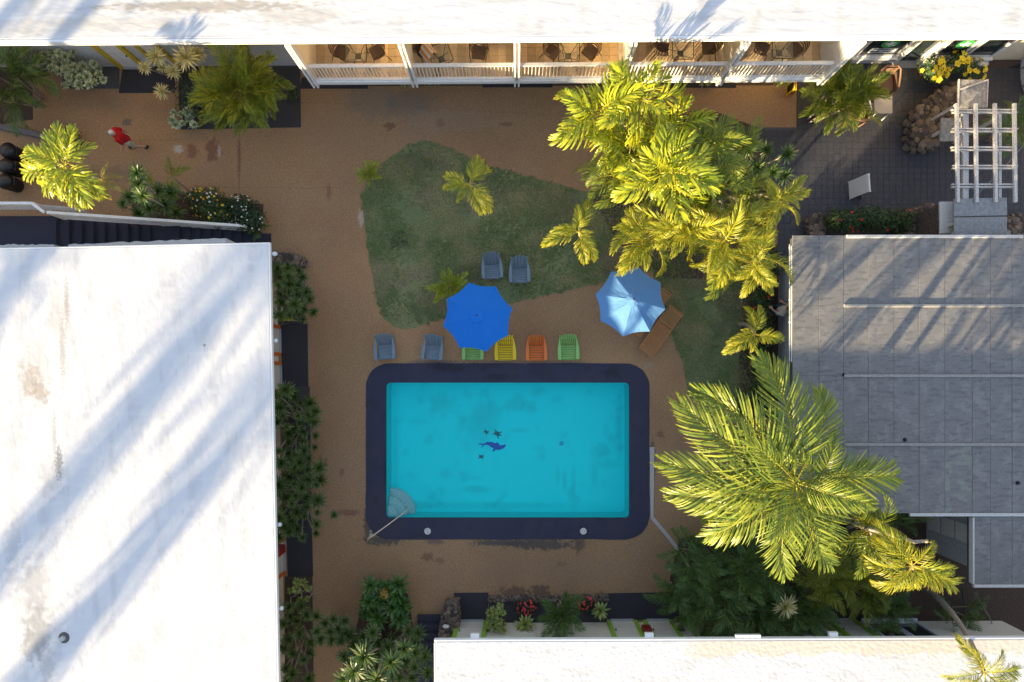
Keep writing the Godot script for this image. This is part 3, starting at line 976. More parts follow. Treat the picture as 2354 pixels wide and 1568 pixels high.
# ---------------------------------------------------------------- ground, pool
const SPAN := Rect2(-20.5, -15.0, 41.0, 28.7)   # metres that the deck's computed surface covers before it repeats
func im_at(im: Image, px: float, py: float) -> Vector2:
	var p := g2(px, py)
	return Vector2((p.x - SPAN.position.x) / SPAN.size.x * im.get_width(), (p.y - SPAN.position.y) / SPAN.size.y * im.get_height())
func deck_mat() -> StandardMaterial3D:
	var im := blank(1640, 1148, lin(0.31, 0.192, 0.098))
	layer(im, lin(0.24, 0.135, 0.07), 3, 410, 287, 0.02, 0.45, 0.75, 0.45)
	layer(im, lin(0.43, 0.24, 0.11), 4, 410, 287, 0.013, 0.5, 0.8, 0.5)
	layer(im, lin(0.30, 0.19, 0.12), 14, 410, 287, 0.03, 0.55, 0.8, 0.45)
	layer(im, lin(0.56, 0.42, 0.28), 5, 1640, 1148, 0.6, 0.62, 0.82, 0.45, 2)
	layer(im, lin(0.12, 0.07, 0.05), 6, 1640, 1148, 0.55, 0.60, 0.82, 0.5, 2)
	var red := lin(0.16, 0.075, 0.05)
	var k := 20
	# [px, py, half width, half height, colour, strength]
	for a in [[441, 345, 14, 15, red, 0.7], [488, 344, 17, 22, red, 0.75], [409, 342, 11, 9, lin(0.42, 0.42, 0.42), 0.8], [503, 347, 4, 13, lin(0.40, 0.40, 0.40), 0.7], [549, 365, 4, 42, red, 0.6], [290, 280, 9, 8, lin(0.10, 0.09, 0.09), 0.7], [895, 290, 12, 9, red, 0.7], [1012, 280, 10, 10, red, 0.6], [1164, 285, 16, 5, red, 0.5], [755, 440, 5, 18, red, 0.5],
			[982, 1279, 13, 9, red, 0.7], [1010, 1289, 10, 8, red, 0.45], [1000, 1245, 20, 6, lin(0.07, 0.06, 0.06), 0.5], [1150, 1247, 60, 7, lin(0.05, 0.05, 0.055), 0.75], [1240, 1250, 70, 12, lin(0.055, 0.05, 0.05), 0.75], [1330, 1252, 12, 16, lin(0.07, 0.05, 0.045), 0.6], [845, 1200, 9, 40, lin(0.06, 0.05, 0.05), 0.7], [880, 1242, 40, 10, lin(0.05, 0.05, 0.055), 0.7], [1180, 1362, 30, 14, lin(0.10, 0.06, 0.05), 0.6], [1240, 1358, 22, 14, lin(0.09, 0.055, 0.045), 0.65], [1380, 1370, 12, 10, red, 0.6], [740, 1065, 10, 14, red, 0.7], [800, 1178, 26, 7, red, 0.6], [785, 1085, 6, 8, red, 0.5], [1499, 1060, 7, 45, lin(0.05, 0.05, 0.055), 0.6], [1518, 998, 8, 9, red, 0.6], [1000, 832, 60, 6, lin(0.08, 0.07, 0.07), 0.5], [1200, 832, 120, 5, lin(0.08, 0.07, 0.07), 0.4], [1290, 1296, 10, 6, red, 0.4], [1490, 840, 10, 8, lin(0.3, 0.25, 0.2), 0.5],
			[850, 230, 60, 36, lin(0.16, 0.145, 0.14), 0.35], [940, 240, 55, 30, lin(0.15, 0.14, 0.14), 0.35], [1040, 275, 110, 22, lin(0.33, 0.27, 0.22), 0.25], [770, 300, 70, 60, lin(0.30, 0.19, 0.12), 0.25], [1250, 1310, 180, 30, lin(0.25, 0.17, 0.12), 0.25], [250, 400, 60, 20, lin(0.12, 0.09, 0.08), 0.3], [830, 500, 8, 18, lin(0.45, 0.42, 0.38), 0.6]]:
		var p := im_at(im, a[0], a[1])
		k += 1
		blot(im, p.x, p.y, a[2] * 0.656, a[3] * 0.656, a[4], a[5], k, 0.75, 0.3)
	# hairline joints in the slab
	for a in [[255, 431, 790, 432, 0.35], [551, 300, 551, 440, 0.45], [690, 232, 1330, 268, 0.2], [708, 1100, 840, 1180, 0.15], [283, 262, 283, 320, 0.3], [300, 322, 415, 322, 0.3]]:
		var p := im_at(im, a[0], a[1])
		var q := im_at(im, a[2], a[3])
		var f := noise(k, 0.05, 2)
		for i in int(p.distance_to(q)) + 1:
			var r := p.lerp(q, i / p.distance_to(q))
			r += Vector2(0, f.get_noise_1d(i) * 2.0)
			if f.get_noise_1d(i * 3.0 + 400) > -0.2 and r.x >= 0 and r.y >= 0 and r.x < im.get_width() and r.y < im.get_height():
				im.set_pixelv(Vector2i(r), im.get_pixelv(Vector2i(r)).lerp(lin(0.09, 0.05, 0.04), a[4]))
	var bump := noise(77, 0.35, 2).get_seamless_image(512, 512)
	var m := textured("pebble deck", im, 0.85, null)
	m.roughness = 0.82
	return m

func ground() -> void:
	var s := Shape.new()
	var big := 110.0
	var hole := Rect2(-5.3, -0.25, 10.1, 6.0)
	var xs := [-big, -41.0, -20.5, hole.position.x, hole.end.x, 20.5, 41.0, big]
	var zs := [-big, -29.0, -15.0, hole.position.y, hole.end.y, 13.7, 27.0, big]
	for i in xs.size() - 1:
		for j in zs.size() - 1:
			if i == 3 and j == 3:
				continue
			s.quad_out(Vector3(xs[i], 0, zs[j]), Vector3(xs[i + 1], 0, zs[j]), Vector3(xs[i + 1], 0, zs[j + 1]), Vector3(xs[i], 0, zs[j + 1]), Vector3.UP)
	struct("ground", s.mesh(SPAN), deck_mat())

func sheet_at(called: String, list: Array, y: float, m: Material, thick := 0.0) -> MeshInstance3D:
	var s := Shape.new()
	if thick > 0.0:
		s.prism(poly(list), y - thick, y, 0.004)
	else:
		s.sheet(poly(list), y)
	return struct(called, s, m)

func pool() -> void:
	var a := g2(887, 880)
	var b := g2(1447, 1191)
	var o0 := g2(841, 835)
	var o1 := g2(1493, 1240)
	# dark rubberised surround: a ring with a rounded rim
	var inner := round_rect(a.x, a.y, b.x, b.y, 0.16, 8)
	var outer := round_rect(o0.x, o0.y, o1.x, o1.y, 0.9, 8)
	var s := Shape.new()
	var f := noise(5, 0.8, 3)
	for i in inner.size():
		var j := (i + 1) % inner.size()
		var oi := outer[i]; var oj := outer[j]
		var cut := 14 if inner[i].distance_to(inner[j]) > 1.0 else 1
		for k in cut:
			var q0 := inner[i].lerp(inner[j], float(k) / cut); var q1 := inner[i].lerp(inner[j], float(k + 1) / cut)
			var w0 := oi.lerp(oj, float(k) / cut); var w1 := oi.lerp(oj, float(k + 1) / cut)
			w0 += (w0 - q0).normalized() * f.get_noise_2d(w0.x * 4, w0.y * 4) * 0.03
			w1 += (w1 - q1).normalized() * f.get_noise_2d(w1.x * 4, w1.y * 4) * 0.03
			s.quad_out(Vector3(q0.x, 0.014, q0.y), Vector3(q1.x, 0.014, q1.y), Vector3(w1.x, 0.014, w1.y), Vector3(w0.x, 0.014, w0.y), Vector3.UP)
			s.quad_out(Vector3(w0.x, 0.014, w0.y), Vector3(w1.x, 0.014, w1.y), Vector3(w1.x, -0.02, w1.y), Vector3(w0.x, -0.02, w0.y), Vector3(w0.x - q0.x, 0, w0.y - q0.y))
			s.quad_out(Vector3(q0.x, 0.014, q0.y), Vector3(q1.x, 0.014, q1.y), Vector3(q1.x, -0.13, q1.y), Vector3(q0.x, -0.13, q0.y), Vector3(q0.x - w0.x, 0, q0.y - w0.y))
	var im := blank(1024, 640, lin(0.025, 0.027, 0.060))
	layer(im, lin(0.038, 0.035, 0.062), 31, 256, 160, 0.02, 0.4, 0.7, 0.6)
	layer(im, lin(0.018, 0.018, 0.035), 32, 256, 160, 0.05, 0.55, 0.8, 0.6)
	layer(im, lin(0.09, 0.085, 0.13), 33, 1024, 640, 0.5, 0.6, 0.8, 0.35, 2)
	var k := 40
	for q in [[470, 55, 40, 12], [300, 20, 60, 14], [700, 90, 22, 14], [590, 160, 20, 10], [880, 40, 30, 16], [80, 400, 12, 60]]:
		k += 1
		blot(im, q[0], q[1], q[2], q[3], lin(0.012, 0.012, 0.022), 0.6, k)
	var m := textured("rubber surround", im, 0.75)
	struct("pool_surround", s.mesh(Rect2(o0 - Vector2(0.05, 0.05), o1 - o0 + Vector2(0.1, 0.1))), m)
	# basin
	var depth := -1.15
	s = Shape.new()
	s.sheet(inner, depth)
	var fl := blank(1024, 570, lin(0.0, 0.86, 0.90))
	layer(fl, lin(0.0, 0.90, 0.93), 51, 256, 142, 0.012, 0.45, 0.8, 0.6)
	layer(fl, lin(0.002, 0.62, 0.68), 52, 256, 142, 0.03, 0.58, 0.85, 0.5)
	k = 60
	for q in [[220, 95, 45, 40, 0.35], [545, 100, 55, 22, 0.4], [560, 70, 24, 16, 0.35], [390, 200, 75, 80, 0.3], [405, 150, 60, 40, 0.25], [370, 470, 55, 14, 0.4], [760, 430, 10, 40, 0.35], [800, 420, 8, 50, 0.3], [730, 410, 9, 30, 0.3], [890, 400, 12, 50, 0.25], [925, 300, 40, 30, 0.3], [960, 360, 40, 16, 0.25], [130, 540, 90, 16, 0.4], [240, 400, 30, 20, 0.25], [1000, 200, 14, 120, 0.35], [20, 300, 12, 200, 0.2], [480, 540, 300, 12, 0.25], [560, 210, 40, 9, 0.3], [120, 170, 40, 9, 0.2], [640, 290, 20, 8, 0.2]]:
		k += 1
		blot(fl, q[0], q[1], q[2], q[3], lin(0.006, 0.42, 0.46), q[4] * 0.7, k, 0.8, 0.6)
	var paint := textured("teal pool paint", fl, 0.7)
	struct("pool_floor", s.mesh(Rect2(a, b - a)), paint)
	s = Shape.new()
	for i in inner.size():
		var j := (i + 1) % inner.size()
		s.quad_out(Vector3(inner[i].x, depth, inner[i].y), Vector3(inner[j].x, depth, inner[j].y), Vector3(inner[j].x, -0.128, inner[j].y), Vector3(inner[i].x, -0.128, inner[i].y), Vector3(a.x + b.x - 2 * inner[i].x, 0, a.y + b.y - 2 * inner[i].y))
	struct("pool_wall", s, mat("teal wall", lin(0.003, 0.62, 0.66), 0.7))
	# corner steps
	var st := thing("pool_steps", "pale curved entry steps under water in a corner of the pool", "steps", Vector3(a.x, depth, b.y))
	for q in [[0.98, 0.38], [0.70, 0.64], [0.40, 0.88]]:
		s = Shape.new()
		var p := PackedVector2Array([Vector2(0.005, -0.005)])
		for i in 13:
			var an := -PI / 2 + PI / 2 * i / 12
			p.push_back(Vector2(maxf(0.005, cos(an) * q[0]), minf(-0.005, sin(an) * q[0])))
		s.prism(p, 0.001, q[1], 0.02)
		part("tread", s, grain("pale plaster", lin(0.22, 0.50, 0.52), lin(0.36, 0.58, 0.58), 8, 0.03, 1.2, 0.8), st)
	# flat mosaics set in the floor
	var blue := mat("mosaic blue", lin(0.008, 0.045, 0.42), 0.4)
	var grout := mat("mosaic grout", lin(0.02, 0.22, 0.62), 0.6)
	var dp := PackedVector2Array()
	for q in [[443, 488], [480, 482], [525, 495], [560, 475], [610, 458], [660, 458], [720, 475], [755, 490], [762, 462], [790, 475], [825, 520], [870, 515], [915, 502], [935, 500], [928, 525], [900, 560], [850, 590], [790, 598], [750, 595], [715, 622], [675, 622], [700, 600], [712, 575], [680, 555], [620, 520], [570, 508], [530, 518], [518, 550], [495, 570], [505, 535], [510, 515], [480, 510]]:
		dp.push_back(g2((1700 + q[0] / 4.708) / 1.6313, (1560 + q[1] / 4.708) / 1.6313, depth))
	var mid := Vector3(0, 0, 0)
	for q in dp:
		mid += Vector3(q.x, 0, q.y) / dp.size()
	mid.y = depth
	var dt := thing("dolphin_mosaic", "blue tile mosaic of a leaping dolphin on the pool floor", "mosaic", mid)
	s = Shape.new()
	s.prism(shift(dp, mid), -0.01, 0.004)
	part("grout_bed", s, grout, dt)
	s = Shape.new()
	var loc := shift(dp, mid)
	for i in range(-16, 17):
		for j in range(-16, 17):
			var c := Vector2(i, j).rotated(0.35 + i * 0.008) * 0.042
			if Geometry2D.is_point_in_polygon(c, loc):
				s.box(Vector3(c.x, 0.006, c.y), Vector3(0.033, 0.008, 0.033), Basis(Vector3.UP, -0.35))
	part("tiles", s, blue, dt).set_meta("kind", "stuff")
	var tm := mat("turtle mosaic", lin(0.012, 0.10, 0.13), 0.5)
	var gt := mat("turtle grout", lin(0.02, 0.22, 0.27), 0.5)
	for q in [[1117.5, 993, 0.6, 0.12, "smaller dark turtle mosaic beside the larger turtle on the pool floor"], [1143, 997, 0.5, 0.19, "largest of the three dark turtle mosaics above the dolphin"], [1106, 1050, 0.1, 0.13, "dark turtle mosaic below the dolphin's tail"]]:
		var p := g(q[0], q[1], depth)
		var tt := thing("turtle_mosaic", q[4], "mosaic", p, -q[2], "turtle mosaics on the pool floor")
		s = Shape.new()
		var shell := PackedVector2Array()
		for i in 14:
			var an := TAU * i / 14
			shell.push_back(Vector2(cos(an) * 0.62, sin(an) * 0.46) * q[3])
		s.prism(shell, -0.01, 0.004)
		part("shell", s, gt, tt)
		s = Shape.new()
		for i in range(-3, 4):
			for j in range(-3, 4):
				if Vector2(i / 3.2, j / 2.3).length() < 1.0:
					s.box(Vector3(i * 0.19 * q[3], 0.006, j * 0.19 * q[3]), Vector3(0.15 * q[3], 0.008, 0.15 * q[3]))
		part("tiles", s, tm, tt).set_meta("kind", "stuff")
		for w in [[0.35, -0.4, 0.75, -0.85], [0.35, 0.4, 0.75, 0.85], [-0.45, -0.3, -0.85, -0.6], [-0.45, 0.3, -0.85, 0.6]]:
			s = Shape.new()
			plank(s, Vector3(w[0], 0.0, w[1]) * q[3], Vector3(w[2], 0.0, w[3]) * q[3], 0.3 * q[3], 0.1 * q[3], 0.012, Vector3.UP)
			part("flipper", s, tm, tt)
		s = Shape.new()
		plank(s, Vector3(0.55, 0, 0) * q[3], Vector3(0.95, 0, 0) * q[3], 0.3 * q[3], 0.2 * q[3], 0.012, Vector3.UP)
		part("head", s, tm, tt)
	var dr := thing("floor_drain", "round pale blue drain cover with a cross on the pool floor", "drain", g(1291, 1019.5, depth))
	s = Shape.new()
	s.tube([Vector3.ZERO, Vector3(0, 0.006, 0)], [0.095], 20)
	part("ring", s, mat("drain ring", lin(0.03, 0.52, 0.72), 0.6), dr)
	s = Shape.new()
	s.tube([Vector3(0, 0.006, 0), Vector3(0, 0.010, 0)], [0.08], 20)
	part("cover", s, mat("drain cover", lin(0.01, 0.36, 0.56), 0.6), dr)
	for k2 in 2:
		s = Shape.new()
		s.box(Vector3(0, 0.012, 0), Vector3(0.12, 0.005, 0.018), Basis(Vector3.UP, 0.7 + k2 * PI / 2))
		part("bar", s, mat("drain ring", Color.WHITE), dr)
	# water
	s = Shape.new()
	s.sheet(round_rect(a.x + 0.001, a.y + 0.001, b.x - 0.001, b.y - 0.001, 0.159, 8), -0.075)
	var water := mat("water", Color(0.0, 0.45, 0.52, 0.10), 0.03)
	water.metallic_specular = 0.12
	water.transparency = BaseMaterial3D.TRANSPARENCY_ALPHA
	struct("pool_water", s, water)
	# skimmer lids and handrail
	for q in [[983, 1221, PI / 2 + 0.2, "round white skimmer lid on the dark surround nearer the handrail"], [1341, 1221, 0.0, "round white skimmer lid on the dark surround farther from the handrail"]]:
		var lt := thing("skimmer_lid", q[3], "lid", g(q[0], q[1]) + Vector3(0, 0.014, 0), q[2], "skimmer lids beside the pool")
		s = Shape.new()
		s.tube([Vector3(0, 0, 0), Vector3(0, 0.010, 0), Vector3(0, 0.014, 0)], [0.128, 0.128, 0.12], 24)
		part("disc", s, mat("white plastic", lin(0.55, 0.56, 0.56), 0.5), lt)
		for x in [-0.045, 0.045]:
			s = Shape.new()
			s.tube([Vector3(x, 0.0135, 0), Vector3(x, 0.0165, 0)], [0.014], 10)
			part("finger_hole", s, mat("black hole", lin(0.01, 0.01, 0.01), 0.9), lt)
	var h0 := g(853, 1230)
	var h1 := g(938, 1170, -0.2)
	var hr := thing("pool_handrail", "cream tube handrail slanting over the pool's entry steps", "handrail", h0)
	var dd := h1 - h0
	dd.y = 0
	var rail := mat("cream tube", lin(0.62, 0.52, 0.40), 0.35, 0.2)
	s = Shape.new()
	s.tube([Vector3(0, 0.0, 0), Vector3(0, 0.62, 0), dd * 0.04 + Vector3(0, 0.78, 0), dd * 0.12 + Vector3(0, 0.84, 0), dd * 0.6 + Vector3(0, 0.60, 0), dd * 0.9 + Vector3(0, 0.32, 0), dd + Vector3(0, 0.1, 0), dd + Vector3(0, -0.5, 0)], [0.024], 10)
	part("rail", s, rail, hr)
	s = Shape.new()
	s.tube([Vector3(0, 0, 0), Vector3(0, 0.02, 0)], [0.06], 16)
	part("flange", s, mat("steel", lin(0.5, 0.5, 0.5), 0.3, 0.9), hr)
	solo("deck_anchor", ring_shape(), mat("steel", Color.WHITE), "small steel anchor ring on the deck beside the pool handrail", "anchor", g(852, 1222))
func ring_shape() -> Shape:
	var s := Shape.new()
	var pts := []
	for k in 17:
		pts.push_back(Vector3(cos(TAU * k / 16) * 0.045, 0.014, sin(TAU * k / 16) * 0.045))
	s.tube(pts, [0.014], 6, false)
	return s

# ---------------------------------------------------------------- buildings
func roof_image(w: int, h: int, sd: int, streak_x: float, streak_y: float) -> Image:
	var im := blank(w, h, lin(0.66, 0.665, 0.675))
	layer(im, lin(0.52, 0.52, 0.53), sd, int(w * streak_x), int(h * streak_y), 0.03, 0.5, 0.8, 0.5)
	layer(im, lin(0.72, 0.71, 0.70), sd + 1, int(w * streak_y), int(h * streak_x), 0.05, 0.45, 0.8, 0.6)
	layer(im, lin(0.40, 0.38, 0.36), sd + 2, int(w * streak_x), int(h * streak_y), 0.10, 0.66, 0.86, 0.2)
	return im
func roof_bump(sd: int, w: int, h: int, freq: float) -> Image:
	var b := noise(sd, freq, 5).get_image(w, h, false, false, true)
	b.convert(Image.FORMAT_L8)
	return b

# a door in a wall: leaf, frame boards, handle, threshold. Local +z points out of the wall.
func door(parent: Node3D, at: Vector3, turn: float, width: float, leaf: Material, trim: Material, trim_w: float) -> void:
	var b := Basis(Vector3.UP, turn)
	var d := Shape.new()
	d.box(Vector3(0, 1.02, 0.0), Vector3(width, 2.0, 0.05))
	var o := part("door", d, leaf, parent, Transform3D(b, at))
	for y in [0.45, 1.35]:
		for x in [-0.24, 0.24]:
			var s := Shape.new()
			s.board(Vector3(x * width, y, 0.03), Vector3(width * 0.34, 0.62, 0.012))
			part("panel", s, leaf, o)
	var s := Shape.new()
	s.tube([Vector3(width * 0.42, 0.98, 0.025), Vector3(width * 0.42, 0.98, 0.07)], [0.014], 8)
	s.dome(Vector3(width * 0.42, 0.98, 0.085), Vector3(0.03, 0.03, 0.03), 6, 8)
	part("handle", s, mat("dark metal", lin(0.04, 0.04, 0.04), 0.4, 0.6), o)
	for x in [-1.0, 1.0]:
		s = Shape.new()
		s.board(Vector3(x * (width + trim_w) * 0.5, 1.05, 0.03), Vector3(trim_w, 2.1, 0.11))
		part("door_frame", s, trim, parent, Transform3D(b, at))
	s = Shape.new()
	s.box(Vector3(0, 0.012, 0.06), Vector3(width, 0.03, 0.12))
	part("threshold", s, mat("sill grey", lin(0.35, 0.36, 0.38), 0.7), parent, Transform3D(b, at))

func window(parent: Node3D, at: Vector3, turn: float, w: float, h: float, frame: Material) -> MeshInstance3D:
	var b := Basis(Vector3.UP, turn)
	var s := Shape.new()
	for q in [[0, h * 0.5, w + 0.08, 0.08], [0, -h * 0.5, w + 0.08, 0.08]]:
		s.box(Vector3(q[0], q[1], 0.03), Vector3(q[2], q[3], 0.10))
	for x in [-0.5, 0.5]:
		s.box(Vector3(x * w, 0, 0.03), Vector3(0.08, h - 0.082, 0.094))
	var o := part("window", s, frame, parent, Transform3D(b, at))
	s = Shape.new()
	s.box(Vector3(0, 0, 0.02), Vector3(w - 0.082, h - 0.084, 0.008))
	var glass := mat("dark pane", lin(0.02, 0.028, 0.03), 0.06)
	part("pane", s, glass, o)
	s = Shape.new()
	s.board(Vector3(0, -h * 0.5 - 0.06, 0.08), Vector3(w + 0.16, 0.04, 0.2))
	part("sill", s, frame, o)
	return o

func building_top() -> void:
	var o := Vector3(0, 0, (90 - NY) * (EYE - 5.6) / F)
	var t := thing("motel_wing", "long white-roofed motel wing with a row of five furnished balconies", "building", o, 0.006)
	var im := roof_image(2048, 384, 201, 0.12, 0.6)
	var k := 210
	for q in [[560, 240, 130, 20, 0.6, lin(0.33, 0.28, 0.22)], [700, 280, 60, 30, 0.4, lin(0.45, 0.40, 0.34)], [420, 300, 120, 26, 0.35, lin(0.5, 0.46, 0.40)], [240, 370, 90, 8, 0.7, lin(0.25, 0.22, 0.18)], [300, 320, 200, 30, 0.25, lin(0.5, 0.47, 0.42)], [900, 340, 200, 14, 0.2, lin(0.5, 0.49, 0.47)], [1400, 300, 300, 10, 0.25, lin(0.52, 0.51, 0.5)], [520, 360, 120, 10, 0.35, lin(0.4, 0.4, 0.42)]]:
		k += 1
		blot(im, q[0], q[1], q[2], q[3], q[5], q[4], k, 0.9, 0.5)
	layer(im, lin(0.38, 0.36, 0.33), 230, 256, 12, 0.12, 0.62, 0.85, 0.4)
	var white := textured("white roof membrane", im, 0.8, roof_bump(231, 1024, 192, 0.06), 0.8)
	var s := Shape.new()
	s.prism(rect(-24, -9, 24, -0.092), 5.40, 5.60, 0.015)
	var ro := part("roof", s.mesh(Rect2(-20.2, -2.9, 40.4, 3.0)), white, t)
	s = Shape.new()
	s.board(Vector3(0, 5.49, -0.046), Vector3(48, 0.21, 0.09), Basis.IDENTITY, 0.02)
	part("fascia", s, mat("gloss white", lin(0.80, 0.80, 0.79), 0.5), ro)
	s = Shape.new()
	s.box(Vector3(0, 5.385, -4.6), Vector3(47.9, 0.026, 8.8))  # unseen white board added to bounce light into the balconies
	part("bounce_soffit", s, mat("gloss white", lin(0.80, 0.80, 0.79), 0.5), t)
	var cream := grain("cream wall", lin(0.78, 0.65, 0.45), lin(0.83, 0.71, 0.52), 17, 0.02, 0.8, 0.8)
	var white_paint := grain("white paint", lin(0.72, 0.71, 0.68), lin(0.80, 0.79, 0.77), 18, 0.02, 1.0, 0.6)
	var wz := -1.86
	s = Shape.new()
	s.box(Vector3(0, 2.69, wz - 0.15), Vector3(47.9, 5.4, 0.24))
	part("wall", s, cream, t)
	# board siding of the left half at ground level
	var siding := grain("grey white siding", lin(0.50, 0.52, 0.53), lin(0.58, 0.59, 0.60), 19, 0.03, 1.0, 0.7)
	var yl := mat("yellow paint", lin(0.62, 0.45, 0.015), 0.5)
	var dx := [[285, 343], [379, 424]]
	for r in 13:
		var y := 0.10 + r * 0.19
		var runs := [[-24.0, -14.85], [-13.95, -13.4], [-12.62, -7.3]]
		for q in runs:
			s = Shape.new()
			s.board(Vector3((q[0] + q[1]) * 0.5, y, wz + 0.012), Vector3(q[1] - q[0], 0.184, 0.03), Basis(Vector3.RIGHT, -0.05))
			part("siding_board", s, siding, t)
	s = Shape.new()
	s.box(Vector3(-15, -0.01, wz + 0.02), Vector3(17, 0.05, 0.10))
	part("plinth", s, mat("dark plinth", lin(0.07, 0.075, 0.085), 0.8), t)
	door(t, Vector3(-14.4, 0, wz + 0.02), 0, 0.72, white_paint, yl, 0.16)
	door(t, Vector3(-13.0, 0, wz + 0.02), 0, 0.60, white_paint, yl, 0.12)
	# balconies
	var fx := [-6.79, -3.42, 0.03, 3.52, 6.90, 10.34]
	s = Shape.new()
	s.box(Vector3(1.78, 2.60, -0.93), Vector3(17.3, 0.16, 1.74))
	part("balcony_slab", s, white_paint, t)
	s = Shape.new()
	s.board(Vector3(1.78, 2.68, -0.02), Vector3(17.3, 0.18, 0.07), Basis.IDENTITY, 0.01)
	part("balcony_beam", s, white_paint, t)
	for i in 6:
		s = Shape.new()
		var thick := 0.10 if i > 0 and i < 5 else 0.14
		s.box(Vector3(fx[i], 3.95, -0.96), Vector3(thick, 2.89, 1.80))
		var w := part("partition_wall", s, cream if i < 5 else white_paint, t)
		for x in [-0.065, 0.065]:
			s = Shape.new()
			s.board(Vector3(fx[i] + x, 3.93, 0.0), Vector3(0.06, 2.93, 0.16), Basis.IDENTITY, 0.005)
			part("post", s, white_paint, w)
	var tones := []
	for k2 in 3:
		tones.push_back(grain("floor tile %d" % k2, lin(0.62, 0.44, 0.25) * (0.92 + 0.08 * k2), lin(0.68, 0.51, 0.31) * (0.92 + 0.08 * k2), 300 + k2, 0.03, 1.3, 0.5))
	var tile := Shape.new()
	tile.board(Vector3.ZERO, Vector3(0.262, 0.012, 0.262), Basis.IDENTITY, 0.002)
	var tm := tile.mesh()
	var bal := Shape.new()
	bal.board(Vector3.ZERO, Vector3(0.03, 0.82, 0.03), Basis.IDENTITY, 0.003)
	var bm := bal.mesh()
	for i in 5:
		var x0: float = fx[i] + 0.08
		var x1: float = fx[i + 1] - 0.08
		s = Shape.new()
		s.box(Vector3((x0 + x1) * 0.5, 2.688, -0.93), Vector3(x1 - x0, 0.012, 1.76))
		var fl := part("balcony_floor", s, mat("tile grout", lin(0.42, 0.36, 0.28), 0.8), t)
		var n := 12
		var step := (x1 - x0) / n
		for c in n:
			for r in 5:
				part("tile", tm, tones[(c * 7 + r * 3 + i) % 3], fl, Transform3D(Basis.from_scale(Vector3((step - 0.008) / 0.262, 1, 1)), Vector3(x0 + (c + 0.5) * step, 2.701, -0.20 - r * 0.27)))
		s = Shape.new()
		s.board(Vector3((x0 + x1) * 0.5, 3.74, -0.10), Vector3(x1 - x0, 0.05, 0.12), Basis.IDENTITY, 0.008)
		var rl := part("railing", s, white_paint, t)
		s = Shape.new()
		s.board(Vector3((x0 + x1) * 0.5, 2.80, -0.085), Vector3(x1 - x0, 0.07, 0.10), Basis.IDENTITY, 0.006)
		part("bottom_rail", s, white_paint, rl)
		var nb := 28
		for c in nb:
			part("baluster", bm, white_paint, rl, Transform3D(Basis.IDENTITY, Vector3(lerpf(x0 + 0.06, x1 - 0.06, c / (nb - 1.0)), 3.28, -0.10)))
	# air conditioner grille in the back of the second balcony
	s = Shape.new()
	s.board(Vector3(-0.62, 2.98, -1.42), Vector3(0.62, 0.36, 0.34), Basis.IDENTITY, 0.02)
	part("air_conditioner", s, white_paint, t)
	# lobby front at the right
	window(t, Vector3(13.25, 1.35, wz + 0.02), 0, 1.5, 1.5, white_paint)
	s = Shape.new()
	s.board(Vector3(13.1, 0.26, wz + 0.03), Vector3(2.4, 0.52, 0.10))
	part("base_panel", s, grain("blue white paint", lin(0.50, 0.55, 0.62), lin(0.58, 0.62, 0.68), 20, 0.02, 1.0, 0.6), t)
	for x in [12.3, 12.85, 13.4, 13.95]:
		s = Shape.new()
		s.box(Vector3(x, 0.26, wz + 0.085), Vector3(0.02, 0.50, 0.012))
		part("batten", s, white_paint, t)
	s = Shape.new()
	s.box(Vector3(14.65, 1.1, wz - 0.02), Vector3(0.78, 2.2, 0.05))
	part("glass_door", s, mat("dark pane", Color.BLACK), t)
	for x in [14.22, 15.10]:
		s = Shape.new()
		s.board(Vector3(x, 1.15, wz + 0.06), Vector3(0.10, 2.3, 0.14))
		part("door_frame", s, white_paint, t)
	s = Shape.new()
	s.board(Vector3(14.65, 0.03, wz + 0.12), Vector3(0.86, 0.06, 0.3))
	part("threshold", s, mat("sill grey", lin(0.35, 0.36, 0.38), 0.7), t)
	s = Shape.new()
	s.board(Vector3(16.35, 0.25, wz + 0.10), Vector3(2.35, 0.5, 0.26), Basis.IDENTITY, 0.03)
	part("window_bench", s, white_paint, t)
	for x in [15.8, 17.0]:
		window(t, Vector3(x, 1.3, wz + 0.06), 0, 1.0, 1.4, white_paint)
	# round green emblems on the lobby glass
	for q in [[13.3, 1.5], [15.95, 1.5]]:
		var em := Shape.new()
		em.prism(ellipse(0.30, 0.30, 20), 0.0, 0.006)
		var gm := part("emblem", em, mat("emblem green", lin(0.04, 0.30, 0.08), 0.5), t, Transform3D(Basis(Vector3.RIGHT, PI / 2), Vector3(q[0], q[1], wz + 0.062 + (0.04 if q[0] > 15 else 0.0))))
		for w in [[-0.12, 0.10, 0.16, -0.08], [0.02, 0.18, -0.02, -0.2], [0.02, 0.05, 0.2, 0.12], [-0.2, 0.0, -0.02, -0.02]]:
			em = Shape.new()
			plank(em, Vector3(w[0], 0.008, w[1]), Vector3(w[2], 0.008, w[3]), 0.05, 0.07, 0.004, Vector3.UP)
			part("emblem_stroke", em, mat("emblem white", lin(0.75, 0.78, 0.75), 0.5), gm)
	# poster below the first emblem
	s = Shape.new()
	s.box(Vector3(13.3, 0.98, wz + 0.062), Vector3(0.95, 0.34, 0.006))
	var po := part("notice", s, mat("notice blue", lin(0.42, 0.47, 0.52), 0.6), t)
	for q in [[-0.28, 0.92, 0.34, 0.07], [0.18, 0.92, 0.26, 0.06], [0.0, 1.08, 0.7, 0.05]]:
		s = Shape.new()
		s.box(Vector3(13.3 + q[0], q[1], wz + 0.0675), Vector3(q[2], q[3], 0.005))
		part("print", s, mat("notice ink", lin(0.06, 0.07, 0.08), 0.6), po)
